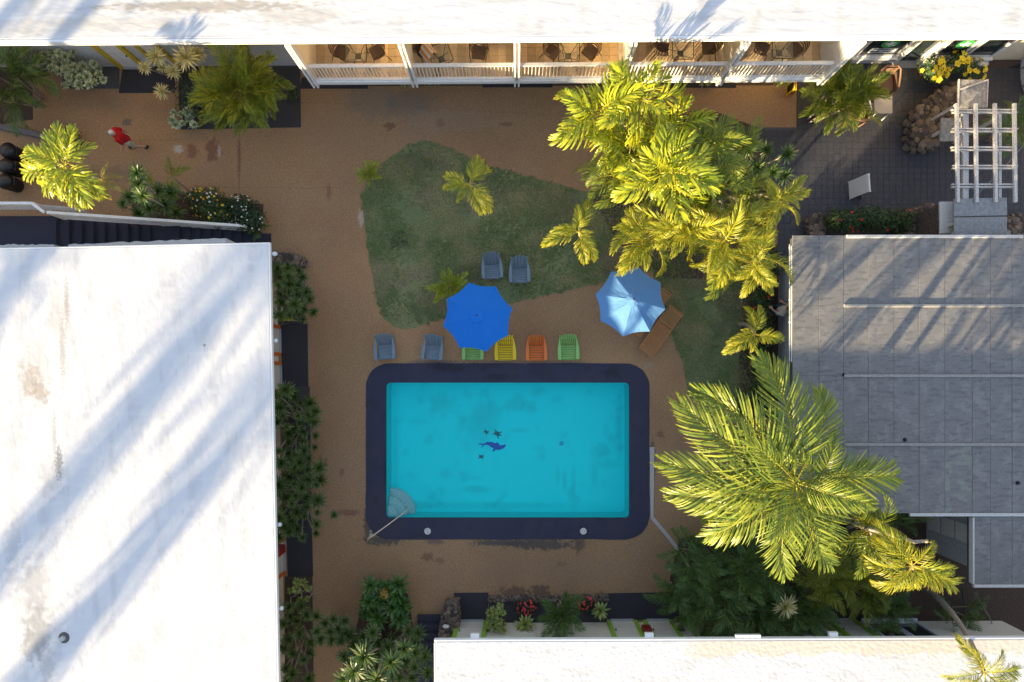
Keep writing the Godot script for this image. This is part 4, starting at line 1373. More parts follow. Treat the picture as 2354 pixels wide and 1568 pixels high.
func ellipse(rx: float, rz: float, n: int) -> PackedVector2Array:
	var p := PackedVector2Array()
	for i in n:
		p.push_back(Vector2(cos(TAU * i / n) * rx, sin(TAU * i / n) * rz))
	return p

func building_left() -> void:
	var o := g(620, 557, 5.5) * Vector3(1, 0, 1)
	var t := thing("motel_wing", "two-storey wing under a stained white flat roof, orange door frames facing the pool", "building", o, 0.021)
	var im := roof_image(900, 1500, 401, 0.5, 0.12)
	var k := 410
	# stains on the roof sheet, in cm from its left back corner (roof sheet 9 x 15 m)
	var st := lin(0.36, 0.29, 0.22)
	for q in [[280, 300, 8, 90, 0.5, lin(0.42, 0.37, 0.31)], [295, 170, 6, 60, 0.6, lin(0.35, 0.31, 0.26)], [270, 200, 30, 60, 0.2, lin(0.5, 0.44, 0.38)], [180, 390, 26, 40, 0.5, st], [210, 430, 20, 30, 0.55, st], [200, 360, 40, 90, 0.2, lin(0.5, 0.42, 0.35)], [262, 640, 9, 40, 0.7, lin(0.20, 0.20, 0.20)], [240, 690, 30, 50, 0.3, lin(0.36, 0.35, 0.35)], [250, 560, 6, 60, 0.4, lin(0.35, 0.33, 0.30)], [180, 1000, 36, 70, 0.4, lin(0.34, 0.34, 0.35)], [190, 1130, 34, 60, 0.5, lin(0.26, 0.26, 0.26)], [175, 1180, 30, 40, 0.5, lin(0.25, 0.25, 0.25)], [190, 1060, 60, 120, 0.2, lin(0.42, 0.41, 0.4)], [215, 1240, 20, 60, 0.35, lin(0.35, 0.34, 0.33)], [120, 880, 20, 70, 0.35, lin(0.40, 0.40, 0.42)], [760, 620, 8, 60, 0.3, lin(0.5, 0.5, 0.52)], [860, 480, 14, 120, 0.25, lin(0.52, 0.52, 0.53)], [700, 300, 4, 4, 0.7, lin(0.2, 0.2, 0.2)], [60, 520, 40, 150, 0.15, lin(0.5, 0.48, 0.46)]]:
		k += 1
		blot(im, q[0], q[1], q[2], q[3], q[5], q[4], k, 0.9, 0.5)
	var white := textured("white roof coating", im, 0.8, roof_bump(431, 768, 768, 0.05), 0.5)
	var s := Shape.new()
	s.prism(PackedVector2Array([Vector2(-32, 0.06), Vector2(-0.06, 0.06), Vector2(-0.06, 30), Vector2(-12, 30), Vector2(-12, 16), Vector2(-15.5, 16), Vector2(-15.5, 7.5), Vector2(-32, 7.5)]), 5.28, 5.50, 0.02)
	var ro := part("roof", s.mesh(Rect2(-9, 0, 9, 15)), white, t)
	var gl := mat("gloss white", lin(0.80, 0.80, 0.79), 0.5)
	s = Shape.new()
	s.board(Vector3(-0.03, 5.43, 15.0), Vector3(0.06, 0.135, 30.0), Basis.IDENTITY, 0.015)
	part("fascia", s, gl, ro)
	s = Shape.new()
	s.board(Vector3(-16.03, 5.43, 0.03), Vector3(31.94, 0.135, 0.06), Basis.IDENTITY, 0.015)
	part("fascia", s, gl, ro)
	# vent pipe
	var vp := g(128, 1456, 5.5) - o
	s = Shape.new()
	s.tube([Vector3(vp.x, 5.49, vp.z), Vector3(vp.x, 5.64, vp.z)], [0.07], 12)
	part("vent_pipe", s, mat("pipe grey", lin(0.45, 0.46, 0.46), 0.6), ro)
	s = Shape.new()
	s.tube([Vector3(vp.x, 5.50, vp.z), Vector3(vp.x, 5.53, vp.z)], [0.17, 0.13], 14)
	part("pipe_collar", s, mat("collar grey", lin(0.12, 0.12, 0.12), 0.8), ro)
	var cream: Material = mats["cream wall"]
	var wx := -1.60
	s = Shape.new()
	s.prism(PackedVector2Array([Vector2(-31.6, 0.5), Vector2(-1.72, 0.5), Vector2(-1.72, 29.6), Vector2(-11.6, 29.6), Vector2(-11.6, 15.6), Vector2(-15.1, 15.6), Vector2(-15.1, 7.1), Vector2(-31.6, 7.1)]), -0.02, 5.275)
	part("wall", s, cream, t)
	for z in [5.6, 9.9, 14.2]:
		s = Shape.new()
		s.board(Vector3(-0.16, 5.2, z), Vector3(0.10, 0.14, 0.10))
		part("bracket", s, gl, t)
	var org := mat("orange paint", lin(0.72, 0.15, 0.01), 0.5)
	var leaf := mat("cream door", lin(0.64, 0.58, 0.47), 0.6)
	for q in [[751, 812], [834, 897], [1237, 1260], [1266, 1313]]:
		var z0 := g2(0, q[0]).y - o.z
		var z1 := g2(0, q[1]).y - o.z
		door(t, Vector3(wx - 0.115, 0, (z0 + z1) * 0.5), PI / 2, z1 - z0 - 0.10, leaf, org, 0.12)
	for q in [[6.0, 1.2]]:
		pass
	var rb := g(641, 1262, 1.0) - o
	s = Shape.new()
	s.board(Vector3(wx + 0.12, 1.05, rb.z), Vector3(0.24, 0.6, 0.28), Basis.IDENTITY, 0.01)
	part("extinguisher_box", s, mat("box red", lin(0.22, 0.015, 0.012), 0.4), t)
	# light fittings under the eave
	for z in [2.9, 8.4, 10.9]:
		s = Shape.new()
		s.dome(Vector3(0.05, 5.3, z), Vector3(0.07, 0.07, 0.07), 5, 8)
		part("eave_fitting", s, mat("fitting white", lin(0.6, 0.62, 0.64), 0.3), t)
	s = Shape.new()
	s.dome(Vector3(0.09, 5.36, 0.32), Vector3(0.09, 0.09, 0.07), 5, 8)
	part("eave_fitting", s, mat("fitting white", Color.WHITE), t)

func building_bottom() -> void:
	var o := g(998, 1471, 5.5) * Vector3(1, 0, 1)
	var t := thing("motel_wing", "wing under a rough white roof with lime green door frames facing the pool", "building", o, 0.004)
	var im := roof_image(1400, 600, 501, 0.3, 0.7)
	layer(im, lin(0.66, 0.55, 0.44), 540, 350, 10, 0.03, 0.3, 0.4, 0.0)
	# peach coloured repair coat along the edge at the right
	for x in range(640, 1400):
		var f := noise(541, 0.02, 3)
		break
	var f := noise(541, 0.02, 3)
	for x in range(560, 1400):
		var deep := 38.0 + f.get_noise_1d(x) * 16.0
		for y in range(2, int(deep)):
			var a := 0.75 * clampf((x - 560) / 60.0, 0, 1) * (0.8 + 0.4 * f.get_noise_2d(x * 4.0, y * 4.0))
			im.set_pixel(x, y, im.get_pixel(x, y).lerp(lin(0.70, 0.55, 0.42), clampf(a, 0, 1)))
	var white := textured("rough white roof", im, 0.85, roof_bump(531, 1024, 512, 0.09), 0.8)
	var s := Shape.new()
	s.prism(rect(0.05, 0.06, 26, 14), 5.28, 5.50, 0.02)
	var ro := part("roof", s.mesh(Rect2(0, 0, 18, 7.7)), white, t)
	var gl: Material = mats["gloss white"]
	s = Shape.new()
	s.board(Vector3(13.0, 5.42, 0.03), Vector3(26, 0.15, 0.06), Basis.IDENTITY, 0.015)
	part("fascia", s, gl, ro)
	s = Shape.new()
	s.board(Vector3(0.02, 5.42, 7.05), Vector3(0.055, 0.15, 13.9), Basis.IDENTITY, 0.015)
	part("fascia", s, gl, ro)
	var wz := g2(1186, 1426).y - o.z
	var cream := grain("pale cream wall", lin(0.66, 0.64, 0.54), lin(0.72, 0.70, 0.60), 23, 0.02, 0.8, 0.8)
	s = Shape.new()
	s.box(Vector3(10.6, 2.63, wz + 3.1), Vector3(20.2, 5.26, 6.0))
	part("wall", s, cream, t)
	var lime := mat("lime paint", lin(0.26, 0.46, 0.05), 0.5)
	var leaf := mat("pale door", lin(0.66, 0.65, 0.58), 0.6)
	for q in [[1053, 1115], [1399, 1459], [1482, 1540], [1840, 1882], [1903, 1961]]:
		var x0 := g2(q[0], 0).x - o.x
		var x1 := g2(q[1], 0).x - o.x
		door(t, Vector3((x0 + x1) * 0.5, 0, wz + 0.085), PI, x1 - x0 - 0.12, leaf, lime, 0.14)
	for x in [1230, 1310]:
		s = Shape.new()
		s.box(Vector3(g2(x, 0).x - o.x, 1.3, wz + 0.095), Vector3(0.012, 2.6, 0.012))
		part("panel_joint", s, mat("sill grey", Color.GRAY), t)
	for q in [[2003, 0.9], [2066, 0.9]]:
		window(t, Vector3(g2(q[0], 0).x - o.x, 1.1, wz + 0.07), PI, q[1], 1.5, mats["blue white paint"])
	s = Shape.new()
	s.board(Vector3(g2(1472, 0).x - o.x, 1.25, wz - 0.04), Vector3(0.3, 0.5, 0.26), Basis.IDENTITY, 0.01)
	part("extinguisher_box", s, mat("box red", lin(0.22, 0.015, 0.012), 0.4), t)
	for x in [1862, 1990]:
		s = Shape.new()
		s.dome(Vector3(g2(x, 0).x - o.x, 1.7, wz - 0.03), Vector3(0.12, 0.16, 0.12), 6, 10)
		part("wall_lamp", s, mat("lamp brown", lin(0.05, 0.03, 0.02), 0.6), t)
	for x in [1.2, 6.4, 11.9]:
		s = Shape.new()
		s.board(Vector3(x, 5.3, -0.05), Vector3(0.26, 0.12, 0.12), Basis.IDENTITY, 0.01)
		part("eave_fitting", s, gl, t)
	s = Shape.new()
	s.box(Vector3(9.3, 5.445, -0.06), Vector3(0.75, 0.10, 0.08))
	part("eave_box", s, gl, t)

func building_right() -> void:
	var h := 3.2
	var o := g(1822, 540, h) * Vector3(1, 0, 1)
	var t := thing("low_building", "low building under a grey felt roof with cross battens", "building", o)
	var ix := [1822, 1883, 1939, 1996, 2055, 2113, 2172, 2235, 2277, 2327, 2390]
	var iy := [541, 703, 864, 1022, 1180, 1350]
	var base := []
	for k in 4:
		var im := blank(512, 512, lin(0.19, 0.182, 0.178))
		layer(im, lin(0.27, 0.26, 0.25), 601 + k * 10, 128, 128, 0.03, 0.45, 0.75, 0.5)
		layer(im, lin(0.11, 0.11, 0.115), 602 + k * 10, 64, 256, 0.06, 0.5, 0.8, 0.6)
		layer(im, lin(0.06, 0.06, 0.06), 603 + k * 10, 256, 256, 0.08, 0.68, 0.84, 0.75)
		layer(im, lin(0.34, 0.34, 0.32), 604 + k * 10, 512, 512, 0.4, 0.58, 0.8, 0.35, 2)
		if k == 3:
			layer(im, lin(0.26, 0.28, 0.22), 605, 64, 128, 0.05, 0.4, 0.7, 0.6)
		base.push_back(textured("roof felt %d" % k, im, 0.9, null, 0.5, 0.42))
	for i in ix.size() - 1:
		for j in iy.size() - 1:
			if j == 4 and i < 7:
				continue
			var a := g2(ix[i], iy[j], h) - Vector2(o.x, o.z)
			var b := g2(ix[i + 1], iy[j + 1], h) - Vector2(o.x, o.z)
			var s := Shape.new()
			s.board(Vector3((a.x + b.x) * 0.5, h - 0.02 + (0.004 if i % 2 else 0.0), (a.y + b.y) * 0.5), Vector3(b.x - a.x - 0.007, 0.04, b.y - a.y - 0.004), Basis(Vector3.BACK, rng.randf_range(-0.003, 0.003)), 0.006)
			part("roof_panel", s, base[3] if i == 6 and j > 2 else base[rng.randi() % 3], t)
	var under := Shape.new()
	var e0 := g2(1826, 545, h) - Vector2(o.x, o.z)
	var e1 := g2(2390, 1178, h) - Vector2(o.x, o.z)
	var e2 := g2(2239, 1346, h) - Vector2(o.x, o.z)
	under.prism(PackedVector2Array([e0, Vector2(e1.x, e0.y), Vector2(e1.x, e2.y), e2, Vector2(e2.x, e1.y), Vector2(e0.x, e1.y)]), 2.85, h - 0.052)
	part("roof_deck", under, mat("roof deck", lin(0.08, 0.08, 0.085), 0.9), t)
	var batten := grain("batten grey", lin(0.24, 0.235, 0.225), lin(0.35, 0.34, 0.32), 25, 0.05, 1.0, 0.85)
	var pale := grain("weathered white", lin(0.46, 0.46, 0.45), lin(0.62, 0.61, 0.59), 26, 0.06, 1.0, 0.8)
	for y in [703, 864, 1022]:
		var a := g(1939, y, h) - o
		var b := g(2390, y, h) - o
		var s := Shape.new()
		s.board(Vector3((a.x + b.x) * 0.5, h + 0.035, a.z), Vector3(b.x - a.x, 0.06, 0.10), Basis.IDENTITY, 0.02)
		part("batten", s, batten, t)
	for q in [[1945, 544, 2350, 544, 0.10], [2090, 1183, 2390, 1183, 0.10], [2237, 1347, 2390, 1347, 0.09]]:
		var a := g(q[0], q[1], h) - o
		var b := g(q[2], q[3], h) - o
		var s := Shape.new()
		s.board(Vector3((a.x + b.x) * 0.5, h + 0.03, a.z), Vector3(b.x - a.x, 0.08, q[4]), Basis.IDENTITY, 0.015)
		part("edge_trim", s, pale, t)
	var ca := g(2237, 1190, h) - o
	var cb := g(2237, 1342, h) - o
	var s := Shape.new()
	s.board(Vector3(ca.x, h - 0.06, (ca.z + cb.z) * 0.5), Vector3(0.06, 0.2, cb.z - ca.z), Basis.IDENTITY, 0.01)
	part("edge_trim", s, pale, t)
	# walls
	var wall := grain("grey blue wall", lin(0.30, 0.32, 0.35), lin(0.38, 0.40, 0.43), 27, 0.03, 1.0, 0.8)
	s = Shape.new()
	s.prism(PackedVector2Array([e0 + Vector2(0.7, 0.5), Vector2(e1.x, e0.y + 0.5), Vector2(e1.x, e2.y - 0.4), Vector2(e2.x + 0.35, e2.y - 0.4), Vector2(e2.x + 0.35, e1.y - 0.5), Vector2(e0.x + 0.7, e1.y - 0.5)]), -0.02, 2.84)
	part("wall", s, wall, t)
	s = Shape.new()
	s.board(Vector3(e2.x - 0.75, 2.6, e1.y + 0.12), Vector3(1.9, 0.05, 0.26), Basis(Vector3.RIGHT, 0.1), 0.01)
	part("awning_board", s, pale, t)
	for y in [0.5, 1.3, 2.1]:
		s = Shape.new()
		s.board(Vector3(e2.x + 0.33, y, e1.y + 0.9), Vector3(0.03, 0.66, 0.62), Basis.IDENTITY, 0.006)
		part("shutter", s, pale, t)
	# gutter of two thin pipes along the eave
	for q in [[1819.5, 565, 832, 0.022], [1815, 562, 832, 0.014]]:
		s = Shape.new()
		s.tube([g(q[0], q[1], 3.15) - o, g(q[0], q[2], 3.15) - o], [q[3]], 8)
		part("gutter_rail", s, mat("gutter white", lin(0.62, 0.64, 0.62), 0.4), t)
	for y in [570, 618, 690, 741, 790]:
		s = Shape.new()
		s.box((g(1817.3, y, 3.13)) - o, Vector3(0.11, 0.03, 0.05))
		part("gutter_clip", s, mat("gutter white", Color.WHITE), t)
	for q in [[2339, 1110], [1940, 862], [2080, 1011]]:
		var p := g(q[0], q[1], h) - o
		s = Shape.new()
		s.tube([Vector3(p.x, h - 0.01, p.z), Vector3(p.x, h + 0.05, p.z)], [0.07, 0.05], 10)
		part("roof_drain", s, mat("black hole", lin(0.01, 0.01, 0.01), 0.9), t)
# ---------------------------------------------------------------- yard
func mat_quad(label: String, list: Array, m: Material, called := "floor_mat") -> void:
	var p := poly(list)
	var c := Vector2.ZERO
	for q in p:
		c += q / p.size()
	var s := Shape.new()
	s.prism(shift(p, Vector3(c.x, 0, c.y)), 0.003, 0.016, 0.004)
	solo(called, s, m, label, "mat", Vector3(c.x, 0, c.y), "dark mats outside the room doors")

func lattice(s: Shape, a: Vector3, b: Vector3, high: float, step: float, thick: float) -> void:
	# crossing slats between the foot line a-b and its top, `high` above
	var d := b - a
	var n := int(Vector2(d.x, d.z).length() / step)
	for k in range(-int(high / step), n):
		for w in [-1.0, 1.0]:
			var t0 := float(k) / n
			var t1 := t0 + high / step / n
			var y0 := 0.0
			var y1 := high
			if t0 < 0.0:
				y0 = high * (-t0) / (t1 - t0); t0 = 0.0
			if t1 > 1.0:
				y1 = high - high * (t1 - 1.0) / (high / step / n); t1 = 1.0
			if t1 <= t0 or y1 <= y0:
				continue
			var p0 := a + d * (t0 if w > 0 else 1.0 - t0) + Vector3(0, y0, 0)
			var p1 := a + d * (t1 if w > 0 else 1.0 - t1) + Vector3(0, y1, 0)
			plank(s, p0 + Vector3(0, 0, thick * w * 0.5), p1 + Vector3(0, 0, thick * w * 0.5), 0.035, 0.035, thick, Vector3(0, 0, 1))

func stairs() -> void:
	var ix := [128.5, 157, 186, 213, 239, 265, 293, 317, 343, 410, 435, 458, 483, 506, 529, 553, 576, 600]
	var rise := 2.66 / ix.size()
	var o := g(600, 545)
	o.y = 0
	var t := thing("staircase", "dark carpeted outdoor staircase with a white lattice railing", "staircase", o)
	var carpet := grain("navy carpet", lin(0.024, 0.027, 0.045), lin(0.042, 0.044, 0.066), 29, 0.2, 2.0, 0.95)
	var za := -5.42 - o.z
	var zb := -3.5 - o.z
	for k in ix.size():
		var top := 2.66 - rise * (k + 1)
		if top < 0.05:
			top = 0.03
		var x0: float = g(ix[k], 0, top + rise).x - o.x
		var x1: float = g(ix[k + 1], 0, top).x - o.x if k + 1 < ix.size() else x0 + 0.3
		var s := Shape.new()
		s.board(Vector3((x0 + x1) * 0.5 + 0.01, top * 0.5, (za + zb) * 0.5), Vector3(x1 - x0 + 0.02, top, zb - za), Basis.IDENTITY, 0.012)
		part("step", s, carpet, t)
	var xl: float = g(ix[0], 0, 2.66).x - o.x
	var s := Shape.new()
	s.board(Vector3(xl - 3.5, 2.56, (za + zb) * 0.5 - 0.02), Vector3(7.0, 0.2, zb - za + 0.04), Basis.IDENTITY, 0.01)
	part("landing", s, carpet, t)
	var paint := grain("lattice white", lin(0.60, 0.62, 0.64), lin(0.70, 0.71, 0.72), 30, 0.05, 1.0, 0.7)
	var cap: Material = mats["white paint"]
	# sloping rail down the flight, level rail along the landing
	var p0 := Vector3(g(109, 0, 3.56).x - o.x, 2.70, -5.36 - o.z)
	var p1 := Vector3(g(560, 0, 0.95).x - o.x, 0.10, -5.50 - o.z)
	s = Shape.new()
	lattice(s, p0, p1, 0.82, 0.11, 0.008)
	var la := part("lattice", s, paint, t)
	la.set_meta("kind", "stuff")
	s = Shape.new()
	plank(s, p0 + Vector3(0, 0.86, 0), p1 + Vector3(0, 0.86, 0), 0.09, 0.09, 0.05, Vector3.UP)
	part("handrail", s, cap, t)
	s = Shape.new()
	plank(s, p0 + Vector3(0, 0.02, 0), p1 + Vector3(0, 0.02, 0), 0.05, 0.05, 0.05, Vector3.UP)
	part("foot_rail", s, cap, t)
	var q0 := Vector3(xl - 6.5, 2.68, -5.66 - o.z)
	var q1 := Vector3(g(70, 0, 3.6).x - o.x, 2.68, -5.66 - o.z)
	s = Shape.new()
	lattice(s, q0, q1, 0.82, 0.11, 0.008)
	part("lattice", s, paint, t).set_meta("kind", "stuff")
	s = Shape.new()
	plank(s, q0 + Vector3(0, 0.86, 0), q1 + Vector3(0, 0.86, 0), 0.09, 0.09, 0.05, Vector3.UP)
	part("handrail", s, cap, t)
	s = Shape.new()
	plank(s, q1 + Vector3(0, 0.858, 0), p0 + Vector3(-0.1, 0.858, 0), 0.09, 0.09, 0.048, Vector3.UP)
	part("handrail", s, cap, t)
	s = Shape.new()
	lattice(s, q1, q1 + Vector3(1.0, -0.55, -0.02), 0.75, 0.11, 0.008)
	part("lattice", s, paint, t).set_meta("kind", "stuff")
	for p in [p0, p1, q1, p0.lerp(p1, 0.5)]:
		s = Shape.new()
		s.board(p + Vector3(0, 0.42, 0), Vector3(0.09, 0.86, 0.088), Basis.IDENTITY, 0.006)
		part("newel", s, cap, t)
	# rough-edged stucco side wall between the flight and the wing
	var stucco := grain("blue white stucco", lin(0.42, 0.47, 0.52), lin(0.58, 0.62, 0.66), 33, 0.06, 1.2, 0.9, 256, 1.5)
	for q in [[-20, 124, 531], [157, 520, 549]]:
		var a := g(q[0], 0, 3.0)
		var b := g(q[1], 0, 3.0)
		var f := noise(int(q[0]) + 90, 0.9, 3)
		var edge := PackedVector2Array()
		var n := 26
		for k in n + 1:
			var u := float(k) / n
			var py := 562.0 if q[0] < 0 else lerpf(562.0, 547.0, u)
			edge.push_back(Vector2(lerpf(a.x, b.x, u), g2(0, py, 3.0).y + f.get_noise_1d(k * 2.0) * 0.05))
		edge.push_back(Vector2(b.x, -3.9))
		edge.push_back(Vector2(a.x, -3.9))
		s = Shape.new()
		s.prism(shift(edge, o), -0.01, 3.0)
		part("side_wall", s, stucco, t)

func stones(parent: Node3D, outline: PackedVector2Array, high: float, size: float, m: Array) -> void:
	# irregular lava rocks heaped inside an outline; each its own mesh, a few shared shapes
	if not fronds.has("rock"):
		fronds["rock"] = []
		for k in 6:
			var r := RandomNumberGenerator.new()
			r.seed = 900 + k
			var f := noise(900 + k, 0.9, 3)
			var s := Shape.new()
			var cut := []
			for i in 7:
				cut.push_back([Vector3(r.randfn(), r.randfn(), r.randfn()).normalized(), r.randf_range(0.62, 0.95)])
			var at := func(la: float, lo: float) -> Vector3:
				var d := Vector3(cos(la) * cos(lo), sin(la), cos(la) * sin(lo))
				var ra := 1.0 + 0.22 * f.get_noise_3dv(d * 2.0)
				for q in cut:
					var w: float = d.dot(q[0])
					if w > 0.0:
						ra = minf(ra, q[1] / w)
				return d * ra
			for i in 6:
				for j in 9:
					var la0 := -PI / 2 + PI * i / 6; var la1 := -PI / 2 + PI * (i + 1) / 6
					var lo0 := TAU * j / 9; var lo1 := TAU * (j + 1) / 9
					var a: Vector3 = at.call(la0, lo0); var b: Vector3 = at.call(la0, lo1)
					var c: Vector3 = at.call(la1, lo1); var d: Vector3 = at.call(la1, lo0)
					if i > 0: s.tri_out(a, b, c, a + b + c)
					if i < 5: s.tri_out(a, c, d, a + c + d)
			fronds["rock"].push_back(s.mesh())
	var lo := outline[0]
	var hi := outline[0]
	for p in outline:
		lo = lo.min(p); hi = hi.max(p)
	var placed := []
	for tries in 1500:
		var p := Vector2(rng.randf_range(lo.x, hi.x), rng.randf_range(lo.y, hi.y))
		if not Geometry2D.is_point_in_polygon(p, outline):
			continue
		var ok := true
		for q in placed:
			if q.distance_to(p) < size * 0.98:
				ok = false
				break
		if not ok:
			continue
		placed.push_back(p)
		var y := high * (0.86 + 0.2 * rng.randf())
		var b := Basis(Vector3(rng.randfn(), rng.randfn(), rng.randfn()).normalized(), rng.randf() * TAU).scaled(Vector3(1, 1, 1) * size * rng.randf_range(0.6, 1.3))
		part("stone", fronds["rock"][rng.randi() % 6], m[rng.randi() % m.size()], parent, Transform3D(Basis.from_scale(Vector3(1, 0.4, 1)) * b, Vector3(p.x, y, p.y)))

func stone_wall(label: String, list: Array, high: float, size: float, called := "stone_wall") -> Node3D:
	var p := poly(list, high)
	var c := Vector2.ZERO
	for q in p:
		c += q / p.size()
	var o := Vector3(c.x, 0, c.y)
	var t := thing(called, label, "wall", o)
	var rocks := [grain("lava a", lin(0.10, 0.07, 0.055), lin(0.20, 0.15, 0.11), 35, 0.05, 1.5, 0.95, 128, 2.0), grain("lava b", lin(0.13, 0.10, 0.078), lin(0.23, 0.175, 0.135), 36, 0.05, 1.5, 0.95, 128, 2.0), grain("lava c", lin(0.06, 0.05, 0.048), lin(0.13, 0.10, 0.085), 37, 0.05, 1.5, 0.95, 128, 2.0)]
	var s := Shape.new()
	s.prism(shift(p, o), -0.02, high * 0.9)
	part("core", s, mat("rock core", lin(0.05, 0.04, 0.035), 0.95), t)
	stones(t, shift(p, o), high * 0.9, size, rocks)
	# courses of stones up the sides
	var rim := shift(p, o)
	for i in rim.size():
		var a := rim[i]
		var b := rim[(i + 1) % rim.size()]
		var n := maxi(1, int(a.distance_to(b) / (size * 1.5)))
		for k in n:
			for row in maxi(1, int(high / (size * 1.4))):
				var q := a.lerp(b, (k + 0.5 * (row % 2) + 0.25) / n)
				var tb := Basis(Vector3(rng.randfn(), rng.randfn(), rng.randfn()).normalized(), rng.randf() * TAU).scaled(Vector3.ONE * size * rng.randf_range(0.75, 1.05))
				part("stone", fronds["rock"][rng.randi() % 6], rocks[rng.randi() % 3], t, Transform3D(tb, Vector3(q.x, size * 0.6 + row * size * 1.35, q.y)))
	return t

func patio() -> void:
	var grout := mat("patio grout", lin(0.072, 0.075, 0.092), 0.9)
	var area := poly([1745, 293, 1832, 293, 1836, 150, 1975, 142, 2090, 142, 2110, 185, 2205, 150, 2400, 150, 2400, 560, 1852, 560, 1852, 960, 1792, 960, 1792, 560, 1778, 470])
	var s := Shape.new()
	s.sheet(area, 0.004)
	var base := struct("patio", s, grout)
	var tones := []
	for k in 4:
		tones.push_back(grain("slate tile %d" % k, lin(0.034, 0.036, 0.048) * (0.96 + 0.03 * k), lin(0.050, 0.050, 0.062) * (0.96 + 0.03 * k), 320 + k, 0.03, 1.1, 0.6))
	var tile := Shape.new()
	tile.board(Vector3.ZERO, Vector3(0.226, 0.010, 0.226), Basis.IDENTITY, 0.002)
	var tm := tile.mesh()
	var rest := Shape.new()
	var near := []
	var x0 := g2(1745, 0).x
	var z0 := g2(0, 142).y
	var eye := g2(1960, 370)
	for i in 60:
		for j in 64:
			var p := Vector2(x0 + (i + 0.5) * 0.234, z0 + (j + 0.5) * 0.234)
			if Geometry2D.is_point_in_polygon(p, area):
				near.push_back(p)
	near.sort_custom(func(a: Vector2, b: Vector2) -> bool: return ((a - eye) * Vector2(0.8, 1)).length() < ((b - eye) * Vector2(0.8, 1)).length())
	for k in near.size():
		var p: Vector2 = near[k]
		var b := Basis(Vector3.RIGHT, rng.randf_range(-0.006, 0.006)) * Basis(Vector3.BACK, rng.randf_range(-0.006, 0.006))
		if k < 300:
			part("tile", tm, tones[rng.randi() % 4], base, Transform3D(b, Vector3(p.x, 0.0105, p.y)))
		else:
			rest.board(Vector3(p.x, 0.0105, p.y), Vector3(0.226, 0.010, 0.226), b, 0.002)
	part("tiles", rest, tones[1], base).set_meta("kind", "stuff")

